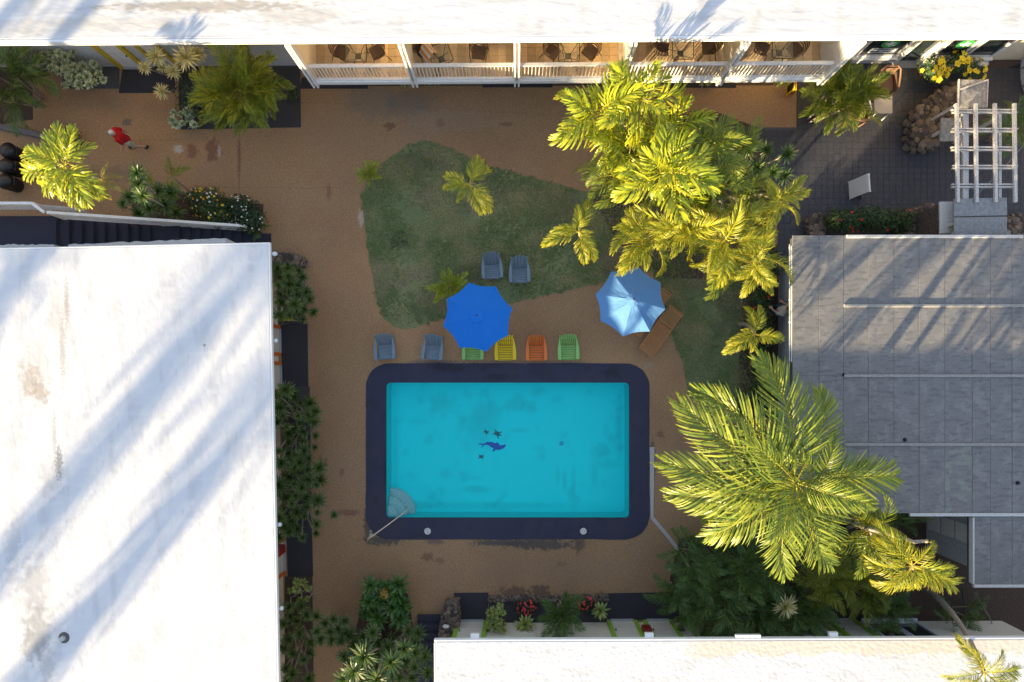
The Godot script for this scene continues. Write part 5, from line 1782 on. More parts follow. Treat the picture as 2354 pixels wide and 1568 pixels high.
func pergola() -> void:
	var h := 2.7
	var o := g(2266, 352, h) * Vector3(1, 0, 1)
	var t := thing("pergola", "weathered white timber pergola grid beside the tiled patio", "pergola", o)
	var wood := grain("flaking white wood", lin(0.36, 0.34, 0.33), lin(0.68, 0.67, 0.65), 39, 0.05, 1.6, 0.85)
	for x in [2200.7, 2244, 2288, 2333]:
		var a := g(x, 238, h) - o
		var b := g(x, 465, h) - o
		var s := Shape.new()
		s.board(Vector3(a.x, h, (a.z + b.z) * 0.5), Vector3(0.105, 0.09, b.z - a.z), Basis(Vector3.UP, 0.01), 0.008)
		part("beam", s, wood, t)
	for y in [255.5, 299, 341.5, 384, 427]:
		for d in [-0.045, 0.045]:
			var a := g(2189, y, h - 0.08) - o
			var b := g(2338, y, h - 0.08) - o
			var s := Shape.new()
			s.board(Vector3((a.x + b.x) * 0.5 + rng.randf_range(-0.03, 0.03), h - 0.10, a.z + d), Vector3(b.x - a.x, 0.10, 0.045), Basis.IDENTITY, 0.006)
			part("cross_beam", s, wood, t)
	for q in [[2218, 0.2], [2297, 0.1]]:
		var a := g(q[0], 262, 2.48) - o
		var b := g(q[0], 470, 2.48) - o
		var s := Shape.new()
		s.board(Vector3(a.x, 2.48, (a.z + b.z) * 0.5), Vector3(q[1], 0.12, b.z - a.z), Basis.IDENTITY, 0.008)
		part("bearer", s, wood, t)
		for z in [a.z + 0.12, b.z - 0.12]:
			s = Shape.new()
			s.board(Vector3(a.x, 1.21, z), Vector3(0.095, 2.42, 0.095), Basis.IDENTITY, 0.006)
			part("post", s, wood, t)
	# a guy wire strung over it
	var w := Shape.new()
	w.tube([g(2352, 335, 2.9) - o, g(2300, 395, 2.85) - o, g(2231, 462, 2.75) - o], [0.006], 4)
	part("wire", w, mat("wire grey", lin(0.3, 0.33, 0.33), 0.5), t)
	# small roofs at its ends
	var gr := grain("weathered board", lin(0.24, 0.235, 0.235), lin(0.38, 0.37, 0.36), 41, 0.02, 1.3, 0.9)
	var c := g(2235, 216, 2.3)
	var b1 := thing("gate_canopy", "peeling grey board canopy at the top end of the pergola", "canopy", c * Vector3(1, 0, 1))
	var s2 := Shape.new()
	s2.board(Vector3(0, 2.3, 0), Vector3(1.0, 0.05, 0.95), Basis(Vector3.RIGHT, 0.06), 0.01)
	part("panel", s2, gr, b1)
	s2 = Shape.new()
	plank(s2, Vector3(-0.46, 2.36, -0.12), Vector3(0.47, 2.40, -0.44), 0.05, 0.05, 0.03, Vector3.UP)
	part("strip", s2, wood, b1)
	for x in [-0.49, 0.49]:
		s2 = Shape.new()
		s2.board(Vector3(x, 2.345, 0), Vector3(0.035, 0.04, 0.95), Basis(Vector3.RIGHT, 0.06), 0.006)
		part("edge", s2, wood, b1)
	for x in [-0.42, 0.42]:
		s2 = Shape.new()
		s2.board(Vector3(x, 1.13, 0.3), Vector3(0.08, 2.26, 0.08))
		part("post", s2, wood, b1)
	s2 = Shape.new()
	s2.board(Vector3(0.03, 1.25, 0.85), Vector3(0.95, 0.05, 0.8), Basis(Vector3.RIGHT, 0.1), 0.01)
	part("lower_shelf", s2, gr, b1)
	var e := g(2254, 498, 2.6)
	var b2 := thing("gate_roof", "flat grey roof slab at the lower end of the pergola", "roof slab", e * Vector3(1, 0, 1))
	for q in [[-0.01, -0.42, 1.80, 0.62], [-0.01, 0.22, 1.80, 0.62]]:
		s2 = Shape.new()
		s2.board(Vector3(q[0], 2.6, q[1] + 0.1), Vector3(q[2], 0.05, q[3] - 0.02), Basis(Vector3.UP, 0.02), 0.008)
		part("panel", s2, grain("slab grey", lin(0.21, 0.22, 0.23), lin(0.27, 0.28, 0.29), 43, 0.02, 1.2, 0.9), b2)
	s2 = Shape.new()
	s2.board(Vector3(0.05, 2.55, 0.60), Vector3(2.0, 0.05, 0.22), Basis(Vector3.RIGHT, 0.2), 0.01)
	part("front_board", s2, gr, b2)
	for x in [-0.8, 0.8]:
		s2 = Shape.new()
		s2.board(Vector3(x, 1.28, 0.2), Vector3(0.12, 2.56, 0.12))
		part("post", s2, wood, b2)
	var pc := g(2176.5, 500, 2.2)
	var b3 := thing("gate_pillar", "wide pale pillar slab beside the grey roof at the pergola's lower end", "pillar", pc * Vector3(1, 0, 1))
	s2 = Shape.new()
	s2.board(Vector3(0, 2.17, 0), Vector3(0.47, 0.06, 1.10), Basis(Vector3.UP, 0.01), 0.015)
	part("cap", s2, mats["weathered white"], b3)
	s2 = Shape.new()
	s2.box(Vector3(0, 1.07, 0), Vector3(0.36, 2.14, 0.95))
	part("shaft", s2, grain("lava c", lin(0.06, 0.05, 0.048), lin(0.13, 0.10, 0.085), 37, 0.05, 1.5, 0.95, 128, 2.0), b3)

func beds() -> void:
	var soil := grain("dark soil", lin(0.045, 0.030, 0.024), lin(0.10, 0.068, 0.050), 45, 0.08, 0.9, 0.95, 256, 2.0)
	var bark := grain("bark mulch", lin(0.06, 0.04, 0.032), lin(0.15, 0.105, 0.08), 46, 0.12, 1.1, 0.95, 256, 2.0)
	var gravel := grain("black gravel", lin(0.035, 0.035, 0.038), lin(0.085, 0.085, 0.09), 47, 0.2, 1.5, 0.95, 256, 2.0)
	var list := {
		"under the feather palms": [[1362, 455, 1440, 350, 1520, 270, 1640, 255, 1760, 300, 1800, 420, 1775, 560, 1720, 640, 1600, 640, 1530, 640, 1480, 600, 1420, 560], soil, 0.012],
		"beside the siding": [[415, 120, 690, 120, 692, 293, 415, 298, 410, 215], gravel, 0.008],
		"under the balconies": [[847, 182, 1940, 176, 1940, 196, 847, 198], bark, 0.006],
		"left corner": [[-30, 100, 74, 105, 76, 275, -30, 290], soil, 0.008],
		"below the stair": [[300, 470, 330, 520, 600, 545, 606, 470, 440, 440], soil, 0.008],
		"wing upper": [[625, 590, 692, 590, 697, 745, 640, 745], gravel, 0.008],
		"wing middle": [[645, 888, 712, 888, 716, 1240, 655, 1240], gravel, 0.008],
		"wing lower": [[655, 1325, 718, 1325, 722, 1600, 655, 1600], soil, 0.008],
		"gap": [[850, 1345, 915, 1338, 940, 1370, 948, 1430, 962, 1480, 985, 1600, 780, 1600, 800, 1500, 822, 1430, 832, 1370], soil, 0.006],
		"planter": [[1124, 1374, 1401, 1372, 1404, 1432, 1122, 1432], gravel, 0.008],
		"corner": [[1560, 1240, 1700, 1200, 2400, 1190, 2400, 1460, 1548, 1440, 1540, 1330], soil, 0.006],
		"hedge strip": [[1715, 570, 1792, 560, 1792, 960, 1690, 960], soil, 0.010],
		"lobby palm": [[1832, 150, 1985, 145, 2000, 290, 1835, 298], soil, 0.009],
		"yellow flowers": [[2085, 140, 2270, 130, 2270, 200, 2100, 205], bark, 0.010],
		"far corner": [[2220, 85, 2400, 85, 2400, 130, 2230, 190], bark, 0.011],
		"under the pergola": [[2210, 262, 2400, 250, 2400, 345, 2200, 360], soil, 0.011],
	}
	for k in list:
		sheet_at("garden_bed", list[k][0], list[k][2], list[k][1])
	sheet_at("concrete_pad", [143, 152, 275, 152, 275, 204, 143, 204], 0.010, grain("pad grey", lin(0.06, 0.062, 0.07), lin(0.10, 0.10, 0.105), 48, 0.05, 1.0, 0.9))
	sheet_at("asphalt", [2206, 190, 2400, 130, 2400, 262, 2206, 262], 0.013, grain("asphalt", lin(0.018, 0.019, 0.024), lin(0.035, 0.035, 0.04), 49, 0.3, 1.5, 0.95))
	# lawn in one sheet with worn patches, blades stand on it
	var area := poly([975, 322, 1045, 345, 1120, 380, 1230, 410, 1340, 440, 1500, 440, 1720, 560, 1730, 900, 1690, 925, 1584, 920, 1572, 840, 1538, 758, 1520, 690, 1500, 622, 1440, 632, 1375, 652, 1180, 696, 1000, 737, 960, 752, 935, 757, 905, 752, 882, 732, 866, 690, 850, 600, 836, 500, 832, 450, 845, 415, 880, 375, 930, 338])
	var box := Rect2(-6.2, -9.2, 15.4, 10.4)
	var im := blank(924, 624, lin(0.23, 0.25, 0.11))
	layer(im, lin(0.15, 0.205, 0.085), 701, 231, 156, 0.018, 0.42, 0.62, 0.85)
	layer(im, lin(0.24, 0.195, 0.12), 702, 231, 156, 0.022, 0.55, 0.75, 0.8)
	layer(im, lin(0.13, 0.14, 0.085), 703, 924, 624, 0.3, 0.5, 0.75, 0.6, 2)
	layer(im, lin(0.025, 0.04, 0.025), 704, 924, 624, 0.25, 0.55, 0.8, 0.6, 2)
	for q in [[1550, 490, 120, 60, lin(0.11, 0.075, 0.055), 0.8], [1420, 600, 50, 30, lin(0.12, 0.09, 0.065), 0.6], [975, 372, 60, 25, lin(0.12, 0.095, 0.07), 0.7], [1630, 640, 60, 30, lin(0.11, 0.08, 0.06), 0.6], [914, 552, 18, 18, lin(0.02, 0.03, 0.018), 0.8], [1020, 690, 70, 25, lin(0.11, 0.09, 0.065), 0.5], [1680, 700, 40, 70, lin(0.05, 0.075, 0.04), 0.6], [1300, 480, 60, 40, lin(0.14, 0.12, 0.08), 0.4], [1080, 630, 40, 20, lin(0.13, 0.10, 0.075), 0.6]]:
		var p := g2(q[0], q[1])
		blot(im, (p.x - box.position.x) * 60, (p.y - box.position.y) * 60, q[2] * 0.983, q[3] * 0.983, q[4], q[5], int(q[0]), 0.9, 0.5)
	var s := Shape.new()
	s.sheet(area, 0.006)
	struct("lawn", s.mesh(box), textured("lawn", im, 0.95))
	var blade := Shape.new()
	var r := RandomNumberGenerator.new()
	r.seed = 77
	for k in 9:
		var az := r.randf() * TAU
		var d := Vector3(cos(az), 0, sin(az))
		var b0 := Vector3(r.randf_range(-0.03, 0.03), 0, r.randf_range(-0.03, 0.03))
		var side := Vector3(-d.z, 0, d.x) * 0.006
		var hh := r.randf_range(0.025, 0.05)
		blade.tri(b0 - side, b0 + side, b0 + d * r.randf_range(0.015, 0.05) + Vector3(0, hh, 0))
	var mm := MultiMesh.new()
	mm.transform_format = MultiMesh.TRANSFORM_3D
	mm.use_colors = true
	mm.mesh = blade.mesh()
	var spots := []
	var edge := noise(711, 0.5, 3)
	var bare := noise(712, 0.35, 3)
	while spots.size() < 26000:
		var p := Vector2(r.randf_range(box.position.x, box.end.x), r.randf_range(box.position.y, box.end.y))
		var q := p + Vector2(edge.get_noise_2d(p.x * 6, p.y * 6), edge.get_noise_2d(p.y * 6 + 50, p.x * 6)) * 0.12
		if Geometry2D.is_point_in_polygon(q, area) and bare.get_noise_2d(p.x, p.y) + r.randf() * 0.6 > 0.0:
			spots.push_back(p)
	mm.instance_count = spots.size()
	for k in spots.size():
		var p: Vector2 = spots[k]
		mm.set_instance_transform(k, Transform3D(Basis(Vector3.UP, r.randf() * TAU).scaled(Vector3.ONE * r.randf_range(0.7, 1.3)), Vector3(p.x, 0.006, p.y)))
		var dry := clampf(bare.get_noise_2d(p.x * 1.7 + 30, p.y * 1.7) * 1.4 + 0.25 + r.randf_range(-0.3, 0.3), 0, 1)
		mm.set_instance_color(k, Color(0.165, 0.225, 0.08).lerp(Color(0.38, 0.34, 0.17), dry))
	var o := MultiMeshInstance3D.new()
	o.name = "grass"
	o.multimesh = mm
	o.material_override = vmat("grass blade", 0.8, Color(0.3, 0.3, 0.2))
	add_child(o)
	tag(o, "short green and straw coloured grass covering the lawn", "grass")
	o.set_meta("kind", "stuff")
	# pale strip of bare concrete by the pool
	sheet_at("concrete_strip", [1493.5, 1028, 1504.5, 1027, 1502, 1187, 1532, 1222, 1563, 1262, 1558, 1268, 1524, 1226, 1495.5, 1192], 0.018, grain("strip pale", lin(0.36, 0.36, 0.36), lin(0.46, 0.45, 0.43), 50, 0.06, 1.5, 0.9))
# ---------------------------------------------------------------- planting
func planting() -> void:
	var gc := "palms of the courtyard clump"
	# the tall clump beside the lawn: [crown px, py, height, kind, leaves, leaf length]
	var places := [
		[1392, 262, 5.0, "broad", 11, 1.25, "leftmost bright broad-leaved palm of the clump, reaching over the brown deck"],
		[1478, 222, 5.5, "broad", 10, 1.15, "broad-leaved palm of the clump nearest the balcony railing"],
		[1440, 330, 4.7, "broad", 10, 1.20, "broad-leaved palm with yellowing leaves at the clump's deck side"],
		[1545, 300, 4.6, "broad", 11, 1.15, "shaded broad-leaved palm behind the clump's brightest crowns"],
		[1530, 400, 5.6, "broad", 13, 1.45, "tallest bright palm in the middle of the clump"],
		[1415, 395, 4.4, "areca", 10, 1.15, "arching feathery palm on the clump's lawn edge"],
		[1620, 345, 4.6, "areca", 13, 1.35, "feathery palm shaded by the clump's tallest crowns"],
		[1690, 340, 3.8, "areca", 13, 1.2, "low feathery palm on the clump's patio side"],
		[1640, 430, 4.8, "areca", 12, 1.25, "olive green feathery palm right of the tallest crown"],
		[1490, 545, 4.9, "feather", 11, 1.25, "feather palm at the clump's lower left, above the parasol side"],
		[1570, 520, 4.9, "feather", 12, 1.35, "feather palm with drooping golden leaves low in the clump"],
		[1665, 545, 5.1, "feather", 12, 1.30, "feather palm with swirling leaves low on the clump's right"],
		[1795, 465, 5.0, "feather", 8, 1.05, "feather palm on a bare leaning stem over the dark patio"],
		[1740, 600, 4.6, "feather", 11, 1.2, "feather palm at the clump's lowest tip beside the hedge"],
		[1670, 610, 4.2, "areca", 9, 1.0, "low palm at the foot of the clump facing the right parasol"],
		[1710, 470, 4.2, "areca", 10, 1.15, "feathery palm between the leaning stem and the patio"],
	]
	for a in places:
		var foot := Vector2(lerpf(a[0], 1570, 0.35), lerpf(a[1], 440, 0.35))
		palm(a[6], gc, [foot.x, foot.y], [a[0], a[1], a[2]], a[3], a[4] + 4, a[5] * 1.08, [], 0.06, -24, 68)
	var wisps := [[1660, 480, 5.0, "dry", 5, 0.8, "withered brown palm spray in the middle of the clump"]]
	for a in wisps:
		palm(a[6], gc, [1640, 470], [a[0], a[1], a[2]], a[3], a[4], a[5], [], 0.04, -30, 30)
	headed("spiky dracaena with twisted pale stems leaning over the patio", "", [1745, 350], [[1808, 355, 2.4, 0.42], [1775, 395, 2.6, 0.45], [1760, 345, 2.0, 0.4], [1803, 405, 2.2, 0.36], [1740, 385, 2.3, 0.42], [1720, 345, 1.9, 0.4]], "green", "dracaena", 0.028, "", 0.0)
	shrub("low orange and red crotons under the clump by the path", "shrub", "", [1540, 268], [[1520, 262, 0.7, 0.45, 0.4, 0.35], [1610, 275, 0.6, 0.5, 0.35, 0.35]], 420, 0.14, Color(0.085, 0.119, 0.034), Color(0.340, 0.204, 0.034), [["orange", 6, 0.07]])
	# single feather palms with few leaves
	palm("young feather palm with five curling leaves on the middle of the lawn", "young feather palms", [1100, 440], [1079, 424, 4.6], "feather", 0, 0, [[200, 1.05, 2], [168, 0.9, 18], [-72, 1.25, 6], [-50, 1.15, -12], [35, 1.15, 8], [62, 1.2, -14], [120, 0.7, 30]], 0.055)
	palm("young feather palm standing at the lawn edge nearer the lighter blue parasol", "young feather palms", [1330, 560], [1331, 533, 4.2], "feather", 0, 0, [[168, 1.3, 0], [190, 0.9, 25], [-68, 1.2, 4], [-95, 0.9, 25], [52, 1.15, 2], [75, 1.2, -10], [20, 0.5, 40]], 0.055)
	palm("young feather palm beside the clipped hedge near the grey roof", "young feather palms", [1700, 745], [1735, 768, 3.9], "feather", 0, 0, [[-98, 1.05, 4], [-72, 1.0, 8], [8, 1.15, 4], [18, 0.9, -8], [148, 1.2, 0], [165, 0.9, 14], [100, 0.6, 20], [-150, 0.5, 35]], 0.06)
	# great palm over the pool's right end
	palm("great coconut-like palm spreading long leaves between pool and grey roof", "", [1790, 1085], [1828, 1108, 6.0], "great", 0, 0, [[-95, 3.9, 8], [-128, 3.9, 10], [-153, 4.1, 8], [-177, 3.9, 6], [167, 3.7, 4], [154, 3.2, -12], [142, 3.3, 2], [104, 3.2, 0], [75, 3.2, 2], [50, 3.2, 2], [-6, 3.5, 12], [10, 2.6, -6], [-61, 3.0, 6], [-140, 2.2, 40], [120, 2.0, 42], [20, 2.2, 36]], 0.15)
	palm("bright second crown rising beside the great palm", "", [1840, 1120], [1878, 1112, 6.1], "areca", 0, 0, [[-20, 1.6, 20], [-75, 1.5, 35], [-130, 1.5, 30], [175, 1.6, 25], [120, 1.7, 8], [80, 1.9, -5], [45, 1.9, 0], [100, 1.6, -15], [10, 1.9, 0], [60, 1.5, -18]], 0.10)
	palm("shorter palm with orange fruit stalks right of the great palm", "palms at the lower right", [1960, 1250], [2005, 1222, 5.2], "areca", 13, 1.35, [], 0.08, -15, 60)
	palm("windblown golden palm leaning over the gap by the grey roof", "palms at the lower right", [2040, 1290], [2098, 1300, 6.2], "feather", 0, 0, [[-130, 1.6, 8], [-150, 1.3, 0], [-115, 1.2, 20], [165, 1.4, -8], [125, 1.4, -4], [105, 1.2, -18], [70, 1.2, -10], [22, 2.0, 6], [35, 1.6, -6], [8, 1.5, 14], [-60, 1.0, 30], [50, 1.3, -12]], 0.085)
	palm("tall slender palm leaning out over the rough white roof", "palms at the lower right", [2118, 1345], [2262, 1545, 7.6], "feather", 0, 0, [[-128, 1.1, 8], [-115, 0.9, 20], [40, 1.5, 0], [80, 1.5, 0], [120, 1.4, -4], [0, 1.4, 6], [160, 1.0, -6], [-60, 0.8, 40]], 0.085)
	# a bare bent trunk lying across the crowns
	var bt := thing("bare_trunk", "bare grey palm trunk bending across the shorter palm", "trunk", g(1950, 1215))
	var s := Shape.new()
	var o := g(1950, 1215)
	s.tube([Vector3(0, -0.05, 0), g(1968, 1205, 3.0) - o, g(1985, 1213, 5.2) - o, g(2045, 1228, 5.9) - o, g(2100, 1246, 6.0) - o, g(2131, 1244, 6.1) - o], [0.085, 0.075, 0.065, 0.06, 0.055, 0.05], 8)
	part("trunk", s, bark_mat(), bt)
	s = Shape.new()
	s.tube([g(2129, 1244, 6.1) - o, g(2134, 1244, 6.12) - o], [0.06, 0.045], 8)
	part("cut_end", s, mat("cut wood", lin(0.4, 0.3, 0.18), 0.9), bt)

	shrub("orange fruit stalks hanging in the shorter palm's crown", "fruit stalks", "", [1975, 1235], [[1998, 1208, 5.0, 0.3, 0.22, 0.28]], 90, 0.22, Color(0.42, 0.24, 0.02), Color(0.55, 0.34, 0.03), [], "fruit_stalks", 0.12)
	# upper left
	palm("sunlit broad-leaved palm in front of the staircase landing", "", [170, 405], [150, 382, 6.3], "broad", 0, 0, [[-118, 1.3, 10], [-95, 1.15, 20], [-160, 1.35, 10], [178, 1.5, 0], [160, 1.3, -8], [140, 1.35, -4], [115, 1.15, -8], [85, 1.15, -10], [62, 1.2, -4], [30, 1.0, -10], [-40, 1.0, 20], [-65, 1.1, 25], [200, 1.0, 35], [100, 0.9, 40], [45, 1.25, -20]], 0.075)
	palm("browning spray of palm flower stalks beside the staircase landing palm", "", [190, 415], [232, 412, 5.6], "dry", 0, 0, [[170, 0.8, 0], [120, 0.75, -10], [75, 0.7, -12], [30, 0.65, -5], [-15, 0.6, 5], [-60, 0.6, 15]], 0.03)
	headed("dracaena with sunlit tips between the landing palm and the flowering bushes", "", [345, 455], [[316, 398, 5.3, 0.36], [320, 424, 5.2, 0.34], [330, 450, 5.2, 0.36], [365, 440, 2.6, 0.42], [300, 455, 2.3, 0.40], [345, 480, 2.2, 0.42], [380, 470, 2.0, 0.44], [395, 445, 2.4, 0.44], [320, 490, 1.7, 0.36], [405, 490, 1.5, 0.38], [285, 470, 1.8, 0.3]], "green", "dracaena", 0.026)
	for q in [[318, 402, 4.0], [322, 427, 4.2], [330, 452, 4.1]]:
		pass
	clump("green palm fans rising behind the sunlit dracaena", "", 372, 415, 2.2, 0.35, "areca", 9, 0.85, 55, 10)
	clump("dark shaded palm thicket at the left edge below the eave", "", 15, 190, 1.6, 0.7, "green", 40, 1.2, 75, 0)
	shrub("dark clipped low hedge block beside the landing palm", "hedge", "", [155, 318], [[150, 315, 0.35, 0.62, 0.4, 0.46], [175, 325, 0.35, 0.40, 0.38, 0.42]], 900, 0.07, Color(0.020, 0.048, 0.020), Color(0.043, 0.076, 0.031), [], "hedge")
	headed("silvery grey-green bush against the grey siding", "", [165, 165], scatter(95, 120, 175, 165, 16, 0.9, 1.5, 0.16, 0.24, 13) + scatter(150, 145, 242, 198, 20, 0.7, 1.2, 0.16, 0.24, 13), "silver", "silver_bush", 0.014)
	headed("golden dracaena heads beside the yellow door frame", "", [400, 165], [[333, 155, 1.7, 0.28], [359, 130, 1.9, 0.38], [373, 155, 1.5, 0.26], [398, 164, 1.6, 0.32], [429, 134, 2.0, 0.50], [373, 211, 1.3, 0.34], [455, 125, 1.8, 0.36]], "gold", "dracaena", 0.02)
	shrub("dark leafy shrub between golden dracaena and the big areca", "shrub", "", [440, 225], [[440, 205, 0.6, 0.55, 0.55, 0.6], [435, 245, 0.5, 0.5, 0.45, 0.45], [480, 260, 0.5, 0.5, 0.5, 0.5]], 900, 0.10, Color(0.024, 0.058, 0.024), Color(0.060, 0.102, 0.037))
	headed("small silvery clump at the corner of the gravel bed", "", [422, 270], scatter(395, 258, 448, 290, 9, 0.35, 0.6, 0.16, 0.24, 13), "silver", "silver_bush", 0.012)
	clump("big areca palm with yellow-green fronds on the gravel bed", "", 550, 210, 2.3, 0.8, "areca", 84, 1.25, 80, -4, "areca_palm")
	shrub("low dark fern at the areca palm's right", "shrub", "", [672, 215], [[672, 218, 0.25, 0.25, 0.25, 0.28]], 160, 0.12, Color(0.031, 0.068, 0.027), Color(0.060, 0.102, 0.034))
	shrub("flowering bush with yellow leaves and white blossoms by the stair", "bush", "", [487, 480], [[478, 468, 0.75, 0.78, 0.68, 0.60], [500, 495, 0.65, 0.72, 0.6, 0.52]], 3200, 0.09, Color(0.027, 0.065, 0.027), Color(0.085, 0.128, 0.034), [["white", 30, 0.035], ["yellow", 22, 0.05], ["orange", 14, 0.05]])
	shrub("dark bush with white blossoms at the foot of the stair rail", "bush", "", [572, 500], [[556, 480, 0.65, 0.62, 0.55, 0.5], [576, 505, 0.6, 0.58, 0.55, 0.55]], 2600, 0.09, Color(0.020, 0.054, 0.025), Color(0.051, 0.093, 0.037), [["white", 32, 0.036]])
	clump("tuft of grassy leaves at the bottom step", "", 590, 525, 0.5, 0.12, "green", 10, 0.5, 70, 20)
	clump("small bright palm at the lawn's left corner", "", 848, 402, 0.7, 0.05, "lime", 16, 0.58, 70, -5)
	clump("small palm half under the deep blue parasol", "", 1036, 662, 0.9, 0.08, "lime", 16, 0.85, 65, -8)

	# beside the left wing
	headed("dracaena thicket at the upper end of the wing with orange doors", "dracaenas along the left wing", [665, 675], scatter(636, 618, 705, 735, 20, 0.9, 2.3, 0.18, 0.40, 16) + [[712, 688, 1.6, 0.26], [722, 718, 1.5, 0.26], [700, 712, 1.5, 0.25]], "green")
	shrub("yellow-leaved croton sprigs in the upper dracaena thicket", "shrub", "", [665, 640], [[662, 630, 1.1, 0.2, 0.15, 0.12], [660, 733, 0.9, 0.28, 0.15, 0.14]], 46, 0.20, Color(0.30, 0.26, 0.02), Color(0.45, 0.38, 0.03))
	headed("long dracaena thicket between two dark mats along the left wing", "dracaenas along the left wing", [680, 980], scatter(636, 895, 728, 1065, 30, 0.8, 2.4, 0.18, 0.42, 16), "green")
	headed("dense dracaena thicket with pale branches reaching to the deck", "dracaenas along the left wing", [685, 1150], scatter(640, 1075, 738, 1238, 30, 0.8, 2.4, 0.18, 0.42, 16) + [[768, 1183, 1.6, 0.22]], "green")
	headed("dracaenas hugging the wall below the lower orange door", "dracaenas along the left wing", [680, 1450], scatter(648, 1390, 715, 1568, 17, 1.0, 2.0, 0.26, 0.38, 19), "green", "dracaena", 0.03)
	headed("yellowish small-leaved shrub near the lower orange door", "", [688, 1370], scatter(665, 1335, 712, 1400, 10, 0.7, 1.2, 0.15, 0.22, 12), "lime", "croton")
	headed("dracaena branches crossing the path between the two wings", "", [790, 1470], scatter(722, 1415, 800, 1475, 12, 1.6, 2.4, 0.24, 0.32, 19), "green", "dracaena", 0.028)
	# dark strap-leaved plant
	headed("dark strap-leaved lily with yellow flowers at the end of the deck", "", [880, 1385], scatter(842, 1342, 925, 1425, 11, 0.5, 1.0, 0.42, 0.58, 24), "strap", "lily")
	shrub("cluster of yellow-orange blooms inside the strap-leaved lily", "flowers", "", [884, 1370], [[884, 1366, 1.25, 0.16, 0.1, 0.2]], 26, 0.2, Color(0.30, 0.20, 0.04), Color(0.42, 0.26, 0.05), [], "bloom_cluster")
	headed("dark dracaenas at the bottom of the path", "", [870, 1500], scatter(790, 1450, 985, 1568, 32, 1.6, 2.8, 0.28, 0.38, 21), "green", "dracaena", 0.03)
	headed("tall dracaenas with sunlit tips in the gap between the wings", "", [860, 1545], [[838, 1508, 5.6, 0.50], [900, 1522, 5.7, 0.42], [815, 1542, 5.5, 0.44], [868, 1560, 5.6, 0.44], [930, 1490, 5.2, 0.36], [790, 1560, 5.3, 0.36], [885, 1580, 5.6, 0.42]], "green", "dracaena", 0.03)
	# planter in front of the lime doors
	headed("yellow-green bushy plant at the planter's left end", "", [1137, 1418], scatter(1118, 1392, 1158, 1448, 16, 0.8, 1.5, 0.14, 0.2, 10), "lime", "croton")
	headed("pale striped rosette plant against the cream wall", "", [1207, 1432], [[1207, 1436, 0.7, 0.42]], "lime", "rosette_plant")
	headed("pale striped rosette plant at the planter's right end", "", [1380, 1403], [[1380, 1403, 0.6, 0.40]], "lime", "rosette_plant")
	clump("dark cycad fronds in the middle of the planter", "", 1292, 1418, 1.6, 0.2, "green", 24, 0.95, 75, -5, "cycad")
	shrub("red impatiens left of the cycad in the planter", "flowers", "flowers in the planter", [1208, 1400], [[1210, 1398, 0.3, 0.36, 0.25, 0.34]], 320, 0.08, Color(0.020, 0.048, 0.020), Color(0.051, 0.085, 0.034), [["pink", 26, 0.055]], "impatiens")
	shrub("red impatiens right of the cycad in the planter", "flowers", "flowers in the planter", [1350, 1390], [[1348, 1390, 0.3, 0.32, 0.25, 0.3]], 280, 0.08, Color(0.020, 0.048, 0.020), Color(0.051, 0.085, 0.034), [["pink", 24, 0.055]], "impatiens")
	# dark corner below the great palm
	var gd := "dark palms below the great palm"
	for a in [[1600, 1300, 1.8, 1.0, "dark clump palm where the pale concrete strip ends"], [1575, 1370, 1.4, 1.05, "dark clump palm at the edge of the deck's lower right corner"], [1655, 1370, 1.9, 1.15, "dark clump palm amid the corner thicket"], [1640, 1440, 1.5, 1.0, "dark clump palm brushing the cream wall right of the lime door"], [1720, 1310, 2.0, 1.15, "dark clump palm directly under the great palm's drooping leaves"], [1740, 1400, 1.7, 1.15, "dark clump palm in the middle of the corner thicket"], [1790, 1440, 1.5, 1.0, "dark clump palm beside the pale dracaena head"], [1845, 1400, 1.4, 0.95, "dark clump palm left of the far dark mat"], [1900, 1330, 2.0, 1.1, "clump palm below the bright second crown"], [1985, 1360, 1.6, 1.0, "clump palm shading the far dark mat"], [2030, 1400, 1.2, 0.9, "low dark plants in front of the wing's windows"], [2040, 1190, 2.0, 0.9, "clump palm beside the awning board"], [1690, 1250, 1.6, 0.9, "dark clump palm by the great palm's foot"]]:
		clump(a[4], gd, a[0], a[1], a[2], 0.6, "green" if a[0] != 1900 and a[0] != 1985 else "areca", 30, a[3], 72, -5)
	headed("pale dracaena head above the dark corner thicket", "", [1805, 1395], [[1805, 1393, 2.4, 0.48]], "gold", "dracaena", 0.03)
	headed("dark dracaenas between the corner palms", "", [1700, 1380], [[1745, 1345, 2.2, 0.4], [1690, 1345, 2.0, 0.4], [1770, 1420, 1.9, 0.4], [1620, 1400, 1.8, 0.36], [1860, 1370, 1.8, 0.38]], "green")
	clump("sparse grassy plants in the bare bed at the lower right corner", "", 2205, 1415, 0.6, 0.5, "green", 12, 0.8, 60, 5)
	# hedges and patio planting
	var hl := []
	for k in 8:
		hl.push_back([1912 + k * 23, 507 + 5 * sin(k * 1.3), 0.55, 0.36, 0.50 + 0.06 * sin(k * 2.0), 0.48])
	shrub("clipped hedge with red flowers in front of the grey roof", "hedge", "", [1992, 512], hl, 4200, 0.095, Color(0.031, 0.071, 0.024), Color(0.076, 0.128, 0.037), [["red", 9, 0.06]], "hedge")
	shrub("variegated yellow-green sprig at the hedge's left end", "shrub", "", [1918, 512], [[1918, 505, 0.98, 0.16, 0.1, 0.3]], 50, 0.11, Color(0.16, 0.20, 0.03), Color(0.30, 0.32, 0.08))
	hl = []
	for k in 11:
		hl.push_back([1758 + 6 * sin(k * 1.7) - k * 1.5, 590 + k * 32, 0.5, 0.42 + 0.05 * sin(k * 2.2), 0.5, 0.42])
